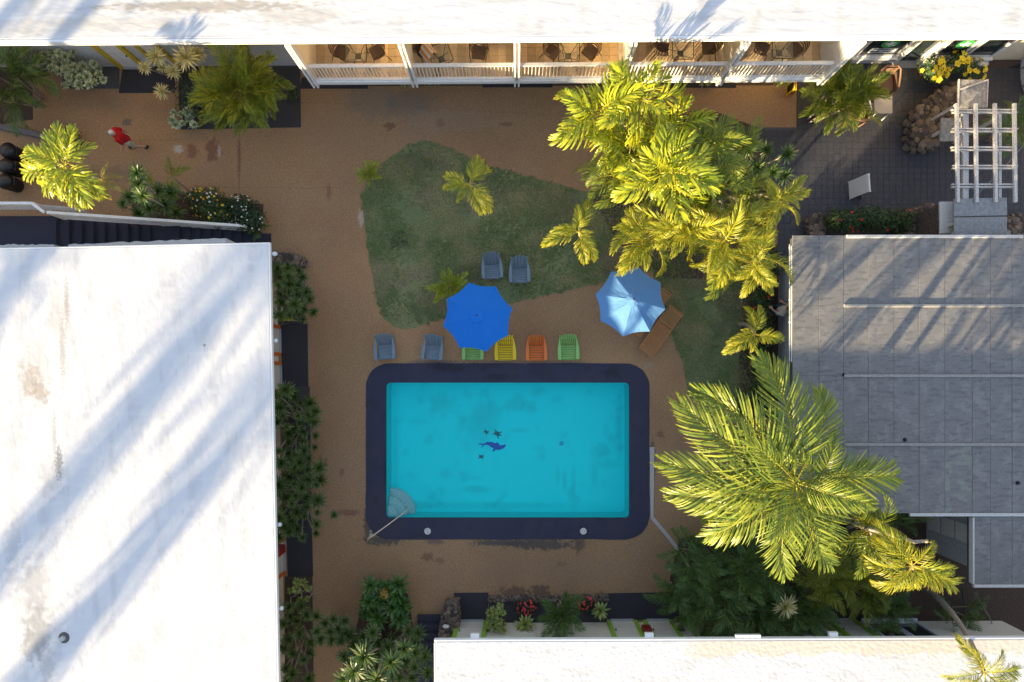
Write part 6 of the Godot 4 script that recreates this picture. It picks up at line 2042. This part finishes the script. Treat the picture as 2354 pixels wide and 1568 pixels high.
	shrub("long clipped hedge with scattered red flowers along the lawn's right side", "hedge", "", [1755, 750], hl, 5200, 0.105, Color(0.027, 0.068, 0.024), Color(0.076, 0.128, 0.041), [["red", 10, 0.055]], "hedge")
	clump("broad areca palm on the patio beside the end balcony", "", 1928, 218, 2.1, 0.75, "areca", 72, 1.15, 80, -4, "areca_palm")
	shrub("bush covered in large yellow flowers in front of the lobby window", "bush", "", [2185, 165], [[2140, 158, 0.6, 0.5, 0.5, 0.45], [2190, 150, 0.65, 0.55, 0.55, 0.45], [2235, 165, 0.55, 0.5, 0.45, 0.42], [2155, 175, 0.5, 0.4, 0.4, 0.3]], 1500, 0.11, Color(0.034, 0.085, 0.027), Color(0.085, 0.145, 0.041), [["yellow", 58, 0.115]], "flower_bush")
	clump("dark palm leaves showing through the pergola grid", "", 2320, 300, 1.1, 0.4, "green", 16, 1.1, 60, 0)
	for q in [[930, 190, 0.35, "under the right end of the leftmost balcony"], [985, 187, 0.3, "under the left end of the second balcony"], [1420, 186, 0.3, "under the post right of the middle balcony"], [1360, 184, 0.3, "under the middle balcony"], [1790, 190, 0.3, "under the rightmost balcony"], [1610, 188, 0.3, "under the fourth balcony behind the palms"]]:
		headed("low yellow-green border plant " + q[3], "low plants in the bark strip", [q[0], q[1] + 2], [[q[0], q[1], 0.3, q[2] * 0.7], [q[0] + 18, q[1] + 2, 0.25, q[2] * 0.6]], "lime", "border_plant", 0.012)
	# tall palms standing beyond the frame to the left: their shadows fall on the white roofs
	# [x, z, height, leaf length, radius of the skirt of hanging dead leaves, label]
	var go := "tall palms beyond the left wing"
	for a in [[-29.1, 22.1, 12.5, 1.9, 0.85, "tall shaggy palm farthest beyond the left wing"], [-27.0, 24.0, 11.9, 1.8, 0.8, "tall shaggy palm beyond the left wing's lower corner"], [-24.4, 8.4, 8.3, 1.3, 0.3, "shaggy palm beyond the left wing's middle"], [-27.2, 6.3, 11.2, 1.6, 0.28, "slim palm just outside the left edge by the landing"], [-30.5, 7.7, 11.5, 1.6, 0.25, "slim palm farther outside the left edge by the landing"]]:
		var t := thing("palm_tree", a[5], "palm", Vector3(a[0], 0, a[1]), 0.0, go)
		s = Shape.new()
		s.tube([Vector3(0, -0.05, 0), Vector3(0.1, a[2] * 0.5, 0.05), Vector3(0, a[2], 0)], [0.2, 0.15, 0.12], 8)
		part("trunk", s, bark_mat(), t)
		s = Shape.new()
		s.col = Color(0.20, 0.14, 0.07)
		for k in 420:
			var az := k * 2.4
			var y: float = a[2] - 0.2 - (a[2] - 3.0) * k / 420.0
			var d := Vector3(cos(az), 0, sin(az))
			var sd := Vector3(-d.z, 0, d.x) * 0.09
			var tip: Vector3 = d * a[4] * rng.randf_range(0.7, 1.15) + Vector3(0, y - 0.7, 0)
			s.tri(d * 0.1 + Vector3(0, y, 0), tip - sd, tip + sd)
		part("leaf_skirt", s, vmat("dead leaf", 0.9), t)
		for k in 18:
			leaf_at("great", k * 2.4, deg_to_rad(lerpf(60, -30, k / 17.0)), a[3] * rng.randf_range(0.9, 1.1), Vector3(0, a[2], 0), t)
# ---------------------------------------------------------------- everything
func _ready() -> void:
	rng.seed = 20240611
	# camera: a drone straight above, lens shifted a little up the picture
	var cam := Camera3D.new()
	cam.name = "camera"
	add_child(cam)
	cam.position = Vector3(0, EYE, 0)
	cam.rotation_degrees = Vector3(-90, 0, 0)
	cam.projection = Camera3D.PROJECTION_FRUSTUM
	cam.near = 0.1
	cam.far = 400.0
	cam.size = 0.1 * 1568.0 / F
	cam.frustum_offset = Vector2((1177.0 - NX) / F * 0.1, (NY - 784.0) / F * 0.1)
	cam.current = true
	# late sun, low from the lower left; clear blue sky
	var sun := DirectionalLight3D.new()
	sun.name = "sun"
	sun.light_color = Color(1.0, 0.90, 0.71)
	sun.light_energy = 1.42
	sun.light_angular_distance = 0.7
	sun.shadow_enabled = true
	add_child(sun)
	var el := deg_to_rad(11.4)
	sun.look_at_from_position(Vector3.ZERO, Vector3(0.645 * cos(el), -sin(el), -0.765 * cos(el)))
	var env := Environment.new()
	env.background_mode = Environment.BG_SKY
	var sm := ProceduralSkyMaterial.new()
	sm.sky_top_color = Color(0.62, 0.69, 0.79)
	sm.sky_horizon_color = Color(0.80, 0.79, 0.78)
	sm.sky_curve = 0.2
	sm.ground_bottom_color = Color(0.30, 0.27, 0.24)
	sm.ground_horizon_color = Color(0.5, 0.47, 0.44)
	sm.sun_angle_max = 1.0
	sm.sky_energy_multiplier = 0.72
	var sky := Sky.new()
	sky.sky_material = sm
	env.sky = sky
	env.tonemap_mode = Environment.TONE_MAPPER_LINEAR
	env.tonemap_exposure = 3.6
	env.sdfgi_enabled = true
	env.ssao_enabled = true
	env.ssil_enabled = true
	var we := WorldEnvironment.new()
	we.name = "world"
	we.environment = env
	add_child(we)

	kinds()
	ground()
	beds()
	pool()
	building_top()
	building_left()
	building_bottom()
	building_right()
	patio()
	stairs()
	pergola()
	yard_things()
	furniture()
	people()
	planting()

func yard_things() -> void:
	var rubber := grain("black mat", lin(0.024, 0.024, 0.032), lin(0.044, 0.042, 0.052), 52, 0.25, 2.0, 0.95)
	mat_quad("dark mat in front of the yellow framed door", [284, 146, 402, 146, 402, 214, 273, 214], rubber)
	mat_quad("dark mat half hidden by the silvery bush", [60, 130, 118, 133, 118, 163, 70, 163], rubber)
	mat_quad("dark mat under the leftmost balcony", [694, 178, 846, 178, 846, 204, 690, 204], rubber)
	mat_quad("dark mat under the middle of the balcony row", [1110, 172, 1270, 172, 1270, 201, 1109, 201], rubber)
	mat_quad("dark mat under the fourth balcony behind the palms", [1533, 172, 1690, 172, 1692, 202, 1532, 202], rubber)
	mat_quad("long dark mat before the upper pair of orange framed doors", [645, 746, 707, 744, 709, 888, 650, 888], rubber)
	mat_quad("long dark mat before the lower orange framed doors", [658, 1195, 717, 1195, 720, 1325, 662, 1325], rubber)
	mat_quad("square dark mat at the lime door beside the stone wall", [1043, 1363, 1123, 1362, 1121, 1426, 1053, 1426], rubber)
	mat_quad("wide dark mat at the pair of lime doors with the red box between", [1392, 1364, 1552, 1361, 1556, 1425, 1399, 1426], rubber)
	mat_quad("dark mat under the corner palms at the last lime doors", [1855, 1385, 2010, 1383, 2012, 1425, 1850, 1425], rubber)
	mat_quad("woven door mat at the lobby entrance", [2005, 143, 2084, 143, 2086, 186, 2003, 186], grain("lobby mat", lin(0.08, 0.075, 0.07), lin(0.15, 0.14, 0.13), 53, 0.25, 2.0, 0.95))
	# steps between the wings at the bottom
	var o := g(990, 1440)
	var t := thing("garden_steps", "short flight of dark carpeted steps beside the rough stone wall", "steps", o)
	for k in 5:
		var s := Shape.new()
		var z0: float = g2(0, 1412 + k * 17).y - o.z
		s.board(Vector3(0, 0.08 + 0.08 * k, z0 + 0.55), Vector3(0.95, 0.16 + 0.16 * k, 1.1), Basis.IDENTITY, 0.01)
		part("step", s, mats["navy carpet"], t)
	stone_wall("rough lava stone wall end beside the carpeted steps", [1024, 1394, 1048, 1392, 1052, 1432, 1040, 1490, 1008, 1490, 1014, 1440], 0.9, 0.10)
	stone_wall("low lava stone wall at the corner of the left wing", [622, 578, 672, 586, 692, 592, 690, 606, 660, 604, 622, 596], 0.6, 0.10)
	stone_wall("big rounded lava stone wall beside the pergola and patio", [2200, 188, 2170, 205, 2125, 240, 2108, 262, 2106, 320, 2118, 336, 2160, 330, 2194, 300, 2206, 280], 0.75, 0.16)
	stone_wall("lava stone wall between the hedge and the pale pillar", [2082, 492, 2120, 478, 2160, 470, 2162, 540, 2085, 542], 0.7, 0.16)
	stone_wall("small dark lava stone heap at the hedge's left end", [1865, 505, 1885, 490, 1898, 500, 1898, 538, 1868, 538], 0.5, 0.11)
	stone_wall("rubble of stones right of the grey slab roof", [2318, 500, 2352, 490, 2380, 500, 2380, 540, 2320, 540], 0.4, 0.10)
	stone_wall("stone kerb of the planter facing the pool", [1124, 1373, 1400, 1371, 1400, 1381, 1124, 1384], 0.16, 0.07)
	var st := thing("kerb_wall", "grey concrete kerb running in from the left edge", "kerb", g(60, 300))
	var s := Shape.new()
	var p := poly([-40, 277, 90, 305, 135, 318, 132, 327, 80, 316, -40, 290])
	s.prism(shift(p, g(60, 300)), -0.01, 0.16, 0.01)
	part("kerb", s, grain("kerb grey", lin(0.10, 0.10, 0.11), lin(0.17, 0.165, 0.165), 55, 0.06, 1.0, 0.9), st)
	# bins at the left edge
	for q in [[0, 338, "uppermost of three black rubbish bins at the left edge"], [-3, 374, "middle one of three black rubbish bins at the left edge"], [-6, 410, "lowest of three black rubbish bins at the left edge"]]:
		var b := thing("rubbish_bin", q[2], "bin", g(q[0], q[1], 1.0) * Vector3(1, 0, 1), 0.0, "black bins at the left edge")
		var bm := mat("bin black", lin(0.010, 0.011, 0.014), 0.45)
		s = Shape.new()
		s.tube([Vector3(0, 0, 0), Vector3(0, 0.62, 0)], [0.25, 0.29], 16)
		part("bin_body", s, bm, b)
		s = Shape.new()
		s.dome(Vector3(0, 0.62, 0), Vector3(0.31, 0.14, 0.30), 5, 16, 0.0)
		part("lid", s, bm, b)
		s = Shape.new()
		s.box(Vector3(0.3, 0.6, 0), Vector3(0.06, 0.04, 0.3))
		part("handle", s, bm, b)
	# white lattice screen below the eave
	var ls := thing("lattice_screen", "white lattice screen under the eave in the upper left corner", "screen", g(55, 118))
	s = Shape.new()
	lattice(s, Vector3(-0.45, 0.1, 0), Vector3(0.4, 0.1, 0.25), 1.0, 0.10, 0.01)
	part("lattice", s, mats["lattice white"], ls).set_meta("kind", "stuff")
	for q in [[-0.45, 0.0], [0.4, 0.25]]:
		s = Shape.new()
		s.board(Vector3(q[0], 0.56, q[1]), Vector3(0.05, 1.12, 0.05))
		part("post", s, mats["lattice white"], ls)
	# grey wire mesh fence at the right edge
	var fe := thing("mesh_fence", "curved grey mesh fence at the right edge above the pergola", "fence", g(2340, 180))
	s = Shape.new()
	for k in 8:
		var a := g(2345 + 14 * pow((k - 3.0) / 4.0, 2), 120 + k * 15, 0.0) - g(2340, 180)
		var b := g(2345 + 14 * pow((k - 2.0) / 4.0, 2), 135 + k * 15, 0.0) - g(2340, 180)
		lattice(s, a, b, 1.3, 0.09, 0.01)
	part("mesh", s, grain("mesh grey", lin(0.34, 0.36, 0.40), lin(0.42, 0.44, 0.48), 56, 0.05, 1.0, 0.6), fe).set_meta("kind", "stuff")
	for k in 4:
		s = Shape.new()
		var a := g(2345 + 14 * pow((k * 2.6 - 3.0) / 4.0, 2), 120 + k * 40, 0.0) - g(2340, 180)
		s.tube([a, a + Vector3(0, 1.4, 0)], [0.03], 8)
		part("post", s, mat("steel", Color.WHITE), fe)
	# path lamp with a white oval head
	for q in [[2260, 147, 0.9, 0.22, "path lamp with a white oval shade in the upper right corner"], [1025, 1440, 1.05, 0.14, "path lamp with a white oval shade on the stone wall end"]]:
		var lt := thing("path_lamp", q[4], "lamp", g(q[0], q[1], q[2]) * Vector3(1, 0, 1), 0.0, "path lamps")
		s = Shape.new()
		s.tube([Vector3(0, 0, 0), Vector3(0, q[2], 0)], [0.015], 8)
		part("pole", s, mat("dark metal", lin(0.04, 0.04, 0.04), 0.4, 0.6), lt)
		s = Shape.new()
		s.dome(Vector3(0, q[2], 0), Vector3(q[3], 0.05, q[3] * 0.5), 4, 16, 0.0)
		part("shade", s, mat("white plastic", Color.WHITE), lt)
	# folding sign, caution stand, garden hose
	var a0 := g(1955, 421, 0.05)
	var sg := thing("folding_sign", "plain white folding sign standing on the dark patio", "sign", Vector3(12.78, 0, -7.05), 0.07)
	var wh := mat("sign white", lin(0.66, 0.67, 0.68), 0.45)
	for x in [-1.0, 1.0]:
		s = Shape.new()
		s.board(Vector3(x * 0.13, 0.5, 0), Vector3(0.03, 1.02, 0.66), Basis(Vector3.BACK, x * 0.20), 0.006)
		part("board", s, wh, sg)
		for z in [-0.31, 0.31]:
			s = Shape.new()
			s.board(Vector3(x * 0.135, 0.5, z), Vector3(0.045, 1.04, 0.04), Basis(Vector3.BACK, x * 0.20), 0.006)
			part("edge", s, wh, sg)
	s = Shape.new()
	s.tube([Vector3(0, 1.01, -0.33), Vector3(0, 1.01, 0.33)], [0.03], 10)
	part("hinge", s, wh, sg)
	var cs := thing("caution_stand", "narrow yellow and black caution stand at the end of the bark strip", "sign", g(1815, 208))
	for x in [-1.0, 1.0]:
		s = Shape.new()
		s.board(Vector3(x * 0.07, 0.29, 0), Vector3(0.02, 0.6, 0.42), Basis(Vector3.BACK, x * 0.16), 0.006)
		var bo := part("board", s, mat("caution yellow", lin(0.62, 0.38, 0.01), 0.5), cs)
		s = Shape.new()
		s.box(Vector3(x * 0.083, 0.3, 0), Vector3(0.01, 0.42, 0.26), Basis(Vector3.BACK, x * 0.16))
		part("black_panel", s, mat("caution black", lin(0.015, 0.015, 0.015), 0.6), bo)
	var ho := thing("garden_hose", "dark green hose hanging beside the bare bed at the lower right", "hose", g(2215, 1370))
	s = Shape.new()
	s.tube([g(2212, 1352, 0.6) - g(2215, 1370), g(2216, 1390, 0.3) - g(2215, 1370), g(2218, 1420, 0.05) - g(2215, 1370), g(2222, 1452, 0.05) - g(2215, 1370)], [0.025], 8)
	part("tube", s, mat("hose green", lin(0.01, 0.06, 0.05), 0.5), ho)
	var pl := thing("fallen_pole", "thin weathered pole lying over the bare bed at the lower right", "pole", g(2265, 1410))
	s = Shape.new()
	s.tube([g(2240, 1362, 0.7) - g(2265, 1410), g(2275, 1420, 0.4) - g(2265, 1410), g(2290, 1455, 0.1) - g(2265, 1410)], [0.022], 6)
	part("tube", s, mat("pole grey", lin(0.2, 0.19, 0.18), 0.8), pl)
	var lc := thing("plastic_chair", "pale blue plastic chair under the eave beside the wing's windows", "chair", g(2080, 1440))
	s = Shape.new()
	s.board(Vector3(0, 0.4, 0), Vector3(0.5, 0.03, 0.45))
	part("seat", s, mat("pale blue plastic", lin(0.28, 0.36, 0.46), 0.5), lc)
	s = Shape.new()
	s.board(Vector3(0, 0.7, 0.24), Vector3(0.5, 0.5, 0.03), Basis(Vector3.RIGHT, 0.2))
	part("backrest", s, mat("pale blue plastic", Color.WHITE), lc)
	for x in [-0.22, 0.22]:
		for z in [-0.2, 0.2]:
			s = Shape.new()
			s.tube([Vector3(x, 0, z), Vector3(x, 0.4, z)], [0.02], 6)
			part("leg", s, mat("pale blue plastic", Color.WHITE), lc)

func furniture() -> void:
	var slate := grain("blue grey resin", lin(0.14, 0.205, 0.27), lin(0.17, 0.24, 0.30), 61, 0.04, 1.4, 0.6)
	var gl := "blue-grey garden chairs"
	garden_chair("blue-grey slatted garden chair on the lawn, the left one of the pair", gl, g(1132, 616), 0.06, slate, 5, false)
	garden_chair("blue-grey slatted garden chair on the lawn, the right one of the pair", gl, g(1194, 625), 0.03, slate, 5, false)
	garden_chair("blue-grey slatted garden chair with a cup holder at the left end of the poolside row", gl, g(890, 798), 0.05, slate, 5, true)
	garden_chair("blue-grey slatted garden chair with a cup holder next to the deep blue parasol", gl, g(999, 799), -0.10, slate, 5, true)
	var gp := "painted garden chairs by the pool"
	garden_chair("lime green slatted chair partly under the dark blue parasol", gp, g(1089, 799), 0.0, mat("lime chair", lin(0.22, 0.50, 0.14), 0.55), 7, false)
	garden_chair("bright yellow slatted chair by the pool", gp, g(1162, 800), 0.02, mat("yellow chair", lin(0.75, 0.55, 0.01), 0.5), 7, false)
	garden_chair("bright orange slatted chair by the pool", gp, g(1232, 801), 0.02, mat("orange chair", lin(0.68, 0.16, 0.02), 0.5), 7, false)
	garden_chair("lime green slatted chair at the right end of the painted row", gp, g(1304, 799), 0.03, mat("lime chair", Color.WHITE), 7, false)
	var cloth := grain("blue canvas", lin(0.002, 0.165, 0.64), lin(0.003, 0.185, 0.70), 63, 0.05, 2.0, 0.85)
	cloth.backlight_enabled = true
	cloth.backlight = Color(0.3, 0.35, 0.45)
	var cloth2 := grain("sunlit tint blue canvas", lin(0.10, 0.28, 0.58), lin(0.14, 0.32, 0.62), 64, 0.05, 2.0, 0.8)  # whiter than the other canopy: sunlight is put into the colour
	cloth2.backlight_enabled = true
	cloth2.backlight = Color(0.25, 0.3, 0.4)
	parasol("deep blue eight-panelled parasol in the shade between lawn and pool", g(1097, 727, 2.4) * Vector3(1, 0, 1), deg_to_rad(-104.3), cloth, "blue parasols")
	parasol("lighter blue sunlit parasol leaning its shade over a teak lounger", g(1453, 691, 2.4) * Vector3(1, 0, 1), deg_to_rad(-77.8), cloth2, "blue parasols")
	lounger("teak slatted lounger with raised back beside the sunlit parasol", g(1520, 761, 0.3) * Vector3(1, 0, 1), deg_to_rad(54.2), 0.32, "teak loungers")
	lounger("teak slatted lounger hidden under the sunlit parasol except one corner", g(1492, 715, 0.3) * Vector3(1, 0, 1), deg_to_rad(54.2), 0.0, "teak loungers")
	# balconies: floor 2.707 m up
	var y := 2.708
	var gw := "woven chairs on the balconies"
	var gt := "glass tables on the balconies"
	var side := ["leftmost", "second", "middle", "fourth", "rightmost"]
	var sets := [[818, 118, 0.0, 785, 118, 1.1, 866, 118, -1.1], [1012, 125, 0.35, 972, 112, 0.7, 1101, 120, -0.1], [1308, 118, 0.0, 1270, 118, 0.9, 1357, 118, -0.7], [1570, 112, 0.0, 1522, 112, 1.5, 1630, 108, -1.5], [1800, 110, 0.0, 1752, 110, 1.2, 1828, 112, -0.9]]
	for i in 5:
		var q: Array = sets[i]
		var a := g(q[0], q[1], y + 0.7)
		glass_table("square glass table on the %s balcony" % side[i], Vector3(a.x, y, a.z), q[2], gt)
		for k in 2:
			var c := g(q[3 + k * 3], q[4 + k * 3], y + 0.45)
			wicker_chair("woven brown chair %s the glass table on the %s balcony" % ["left of" if k == 0 else "right of", side[i]], Vector3(c.x, y, c.z), q[5 + k * 3], gw)
	# towel over a chair on the second balcony
	var tw := g(984, 108, y + 0.9)
	var im := blank(64, 64, lin(0.72, 0.70, 0.66))
	for k in 4:
		im.fill_rect(Rect2i(0, 4 + k * 16, 64, 8), lin(0.75, 0.34, 0.08))
	var towel := textured("striped towel", im, 0.95)
	var s := Shape.new()
	var f := noise(71, 1.6, 2)
	for i in 10:
		for k in 8:
			var pt := func(u: int, w: int) -> Vector3:
				var x := lerpf(-0.24, 0.24, u / 10.0)
				var t := lerpf(-1.0, 1.0, w / 8.0)
				return Vector3(x, 0.90 - 0.42 * pow(absf(t), 1.3) + 0.02 * f.get_noise_2d(x * 4, t * 3), t * 0.26 + 0.02 * f.get_noise_2d(t * 5, x * 6))
			s.quad_out(pt.call(i, k), pt.call(i + 1, k), pt.call(i + 1, k + 1), pt.call(i, k + 1), Vector3.UP)
	var to := solo("beach_towel", s.mesh(Rect2(-0.24, -0.26, 0.48, 0.52)), towel, "orange and white striped towel over a chair on the second balcony", "towel", Vector3(tw.x, y, tw.z))
	to.rotation.y = -0.9
	# patio set
	cane_armchair("cane armchair by the lobby mat with its back to the building", g(2036, 188, 0.4) * Vector3(1, 0, 1), 0.05, "cane armchairs on the patio")
	cane_armchair("cane armchair half under the areca palm facing away from the lobby", g(1972, 262, 0.4) * Vector3(1, 0, 1), PI - 0.2, "cane armchairs on the patio")
	var tb := thing("patio_table", "square beige plastic table between the cane armchairs", "table", g(2031, 240, 0.72) * Vector3(1, 0, 1))
	var bp := grain("beige plastic", lin(0.50, 0.42, 0.32), lin(0.56, 0.48, 0.37), 66, 0.2, 3.0, 0.6)
	s = Shape.new()
	s.prism(round_rect(-0.33, -0.33, 0.33, 0.33, 0.03, 3), 0.69, 0.72, 0.006)
	part("table_top", s, bp, tb)
	for x in [-0.28, 0.28]:
		for z in [-0.28, 0.28]:
			s = Shape.new()
			s.tube([Vector3(x, 0.69, z), Vector3(x * 1.12, 0.0, z * 1.12)], [0.03, 0.022], 8)
			part("leg", s, mat("white plastic", Color.WHITE), tb)
	var ch := thing("plastic_chair", "white plastic chair tucked between beige table and areca palm", "chair", g(2002, 250, 0.3) * Vector3(1, 0, 1), 0.2)
	s = Shape.new()
	s.board(Vector3(-0.05, 0.42, 0.02), Vector3(0.36, 0.03, 0.36))
	part("seat", s, mat("white plastic", Color.WHITE), ch)
	for q in [[-0.2, -0.15], [0.14, -0.15], [0.14, 0.19], [-0.2, 0.19]]:
		s = Shape.new()
		s.tube([Vector3(q[0], 0.41, q[1]), Vector3(q[0] * 1.25, 0.0, q[1] * 1.25)], [0.025, 0.018], 6)
		part("leg", s, mat("white plastic", Color.WHITE), ch)
	s = Shape.new()
	s.board(Vector3(-0.24, 0.62, 0.02), Vector3(0.03, 0.4, 0.36), Basis(Vector3.BACK, 0.15))
	part("backrest", s, mat("white plastic", Color.WHITE), ch)

func people() -> void:
	# walking towards -x, in stride
	var j := {"hip": Vector3(0, 0.92, 0), "chest": Vector3(-0.05, 1.28, 0), "neck": Vector3(-0.08, 1.50, 0), "head": Vector3(-0.12, 1.62, 0), "face": Vector3(-1, -0.15, 0).normalized(),
		"sh_l": Vector3(-0.06, 1.40, 0.19), "el_l": Vector3(-0.02, 1.12, 0.27), "wr_l": Vector3(-0.18, 0.93, 0.27),
		"sh_r": Vector3(-0.06, 1.40, -0.19), "el_r": Vector3(0.08, 1.14, -0.26), "wr_r": Vector3(0.06, 0.88, -0.27),
		"hp_l": Vector3(0, 0.88, 0.09), "kn_l": Vector3(0.02, 0.46, 0.10), "an_l": Vector3(0.33, 0.14, 0.09), "toe_l": Vector3(0.25, 0.05, 0.09),
		"hp_r": Vector3(0, 0.88, -0.09), "kn_r": Vector3(-0.16, 0.48, -0.09), "an_r": Vector3(-0.20, 0.09, -0.08), "toe_r": Vector3(-0.34, 0.05, -0.08)}
	person("person in a red shirt and pale shorts walking across the deck", Vector3(-14.17, 0, -8.66), 0.25, j, {"shirt": mat("red shirt", lin(0.42, 0.004, 0.008), 0.9), "trousers": mat("pale shorts", lin(0.46, 0.45, 0.38), 0.9), "shoes": mat("black shoe", lin(0.014, 0.014, 0.018), 0.6), "hair": mat("white hair", lin(0.55, 0.52, 0.50), 0.8), "leg": 0.9})
	var k := {"hip": Vector3(0, 0.94, 0), "chest": Vector3(0, 1.30, 0), "neck": Vector3(0, 1.52, 0), "head": Vector3(0, 1.63, -0.02), "face": Vector3(-0.5, -0.1, -0.85).normalized(),
		"sh_l": Vector3(-0.12, 1.42, 0.15), "el_l": Vector3(-0.22, 1.15, 0.1), "wr_l": Vector3(-0.36, 1.05, -0.06),
		"sh_r": Vector3(0.12, 1.42, -0.15), "el_r": Vector3(0.18, 1.15, -0.18), "wr_r": Vector3(0.05, 1.0, -0.30),
		"hp_l": Vector3(-0.06, 0.90, 0.07), "kn_l": Vector3(-0.22, 0.50, -0.05), "an_l": Vector3(-0.20, 0.09, 0.08), "toe_l": Vector3(-0.28, 0.05, -0.04),
		"hp_r": Vector3(0.06, 0.90, -0.07), "kn_r": Vector3(-0.02, 0.50, -0.22), "an_r": Vector3(0.02, 0.09, -0.18), "toe_r": Vector3(-0.05, 0.05, -0.30)}
	person("person in a pale shirt and blue trousers half hidden by the grey roof's edge", Vector3(9.62, 0, -2.42), 0.0, k, {"shirt": mat("pale shirt", lin(0.42, 0.43, 0.38), 0.9), "trousers": mat("blue trousers", lin(0.05, 0.09, 0.18), 0.9), "shoes": mat("red shoe", lin(0.30, 0.03, 0.02), 0.6), "hair": mat("dark hair", lin(0.03, 0.02, 0.015), 0.8), "leg": 1.2})
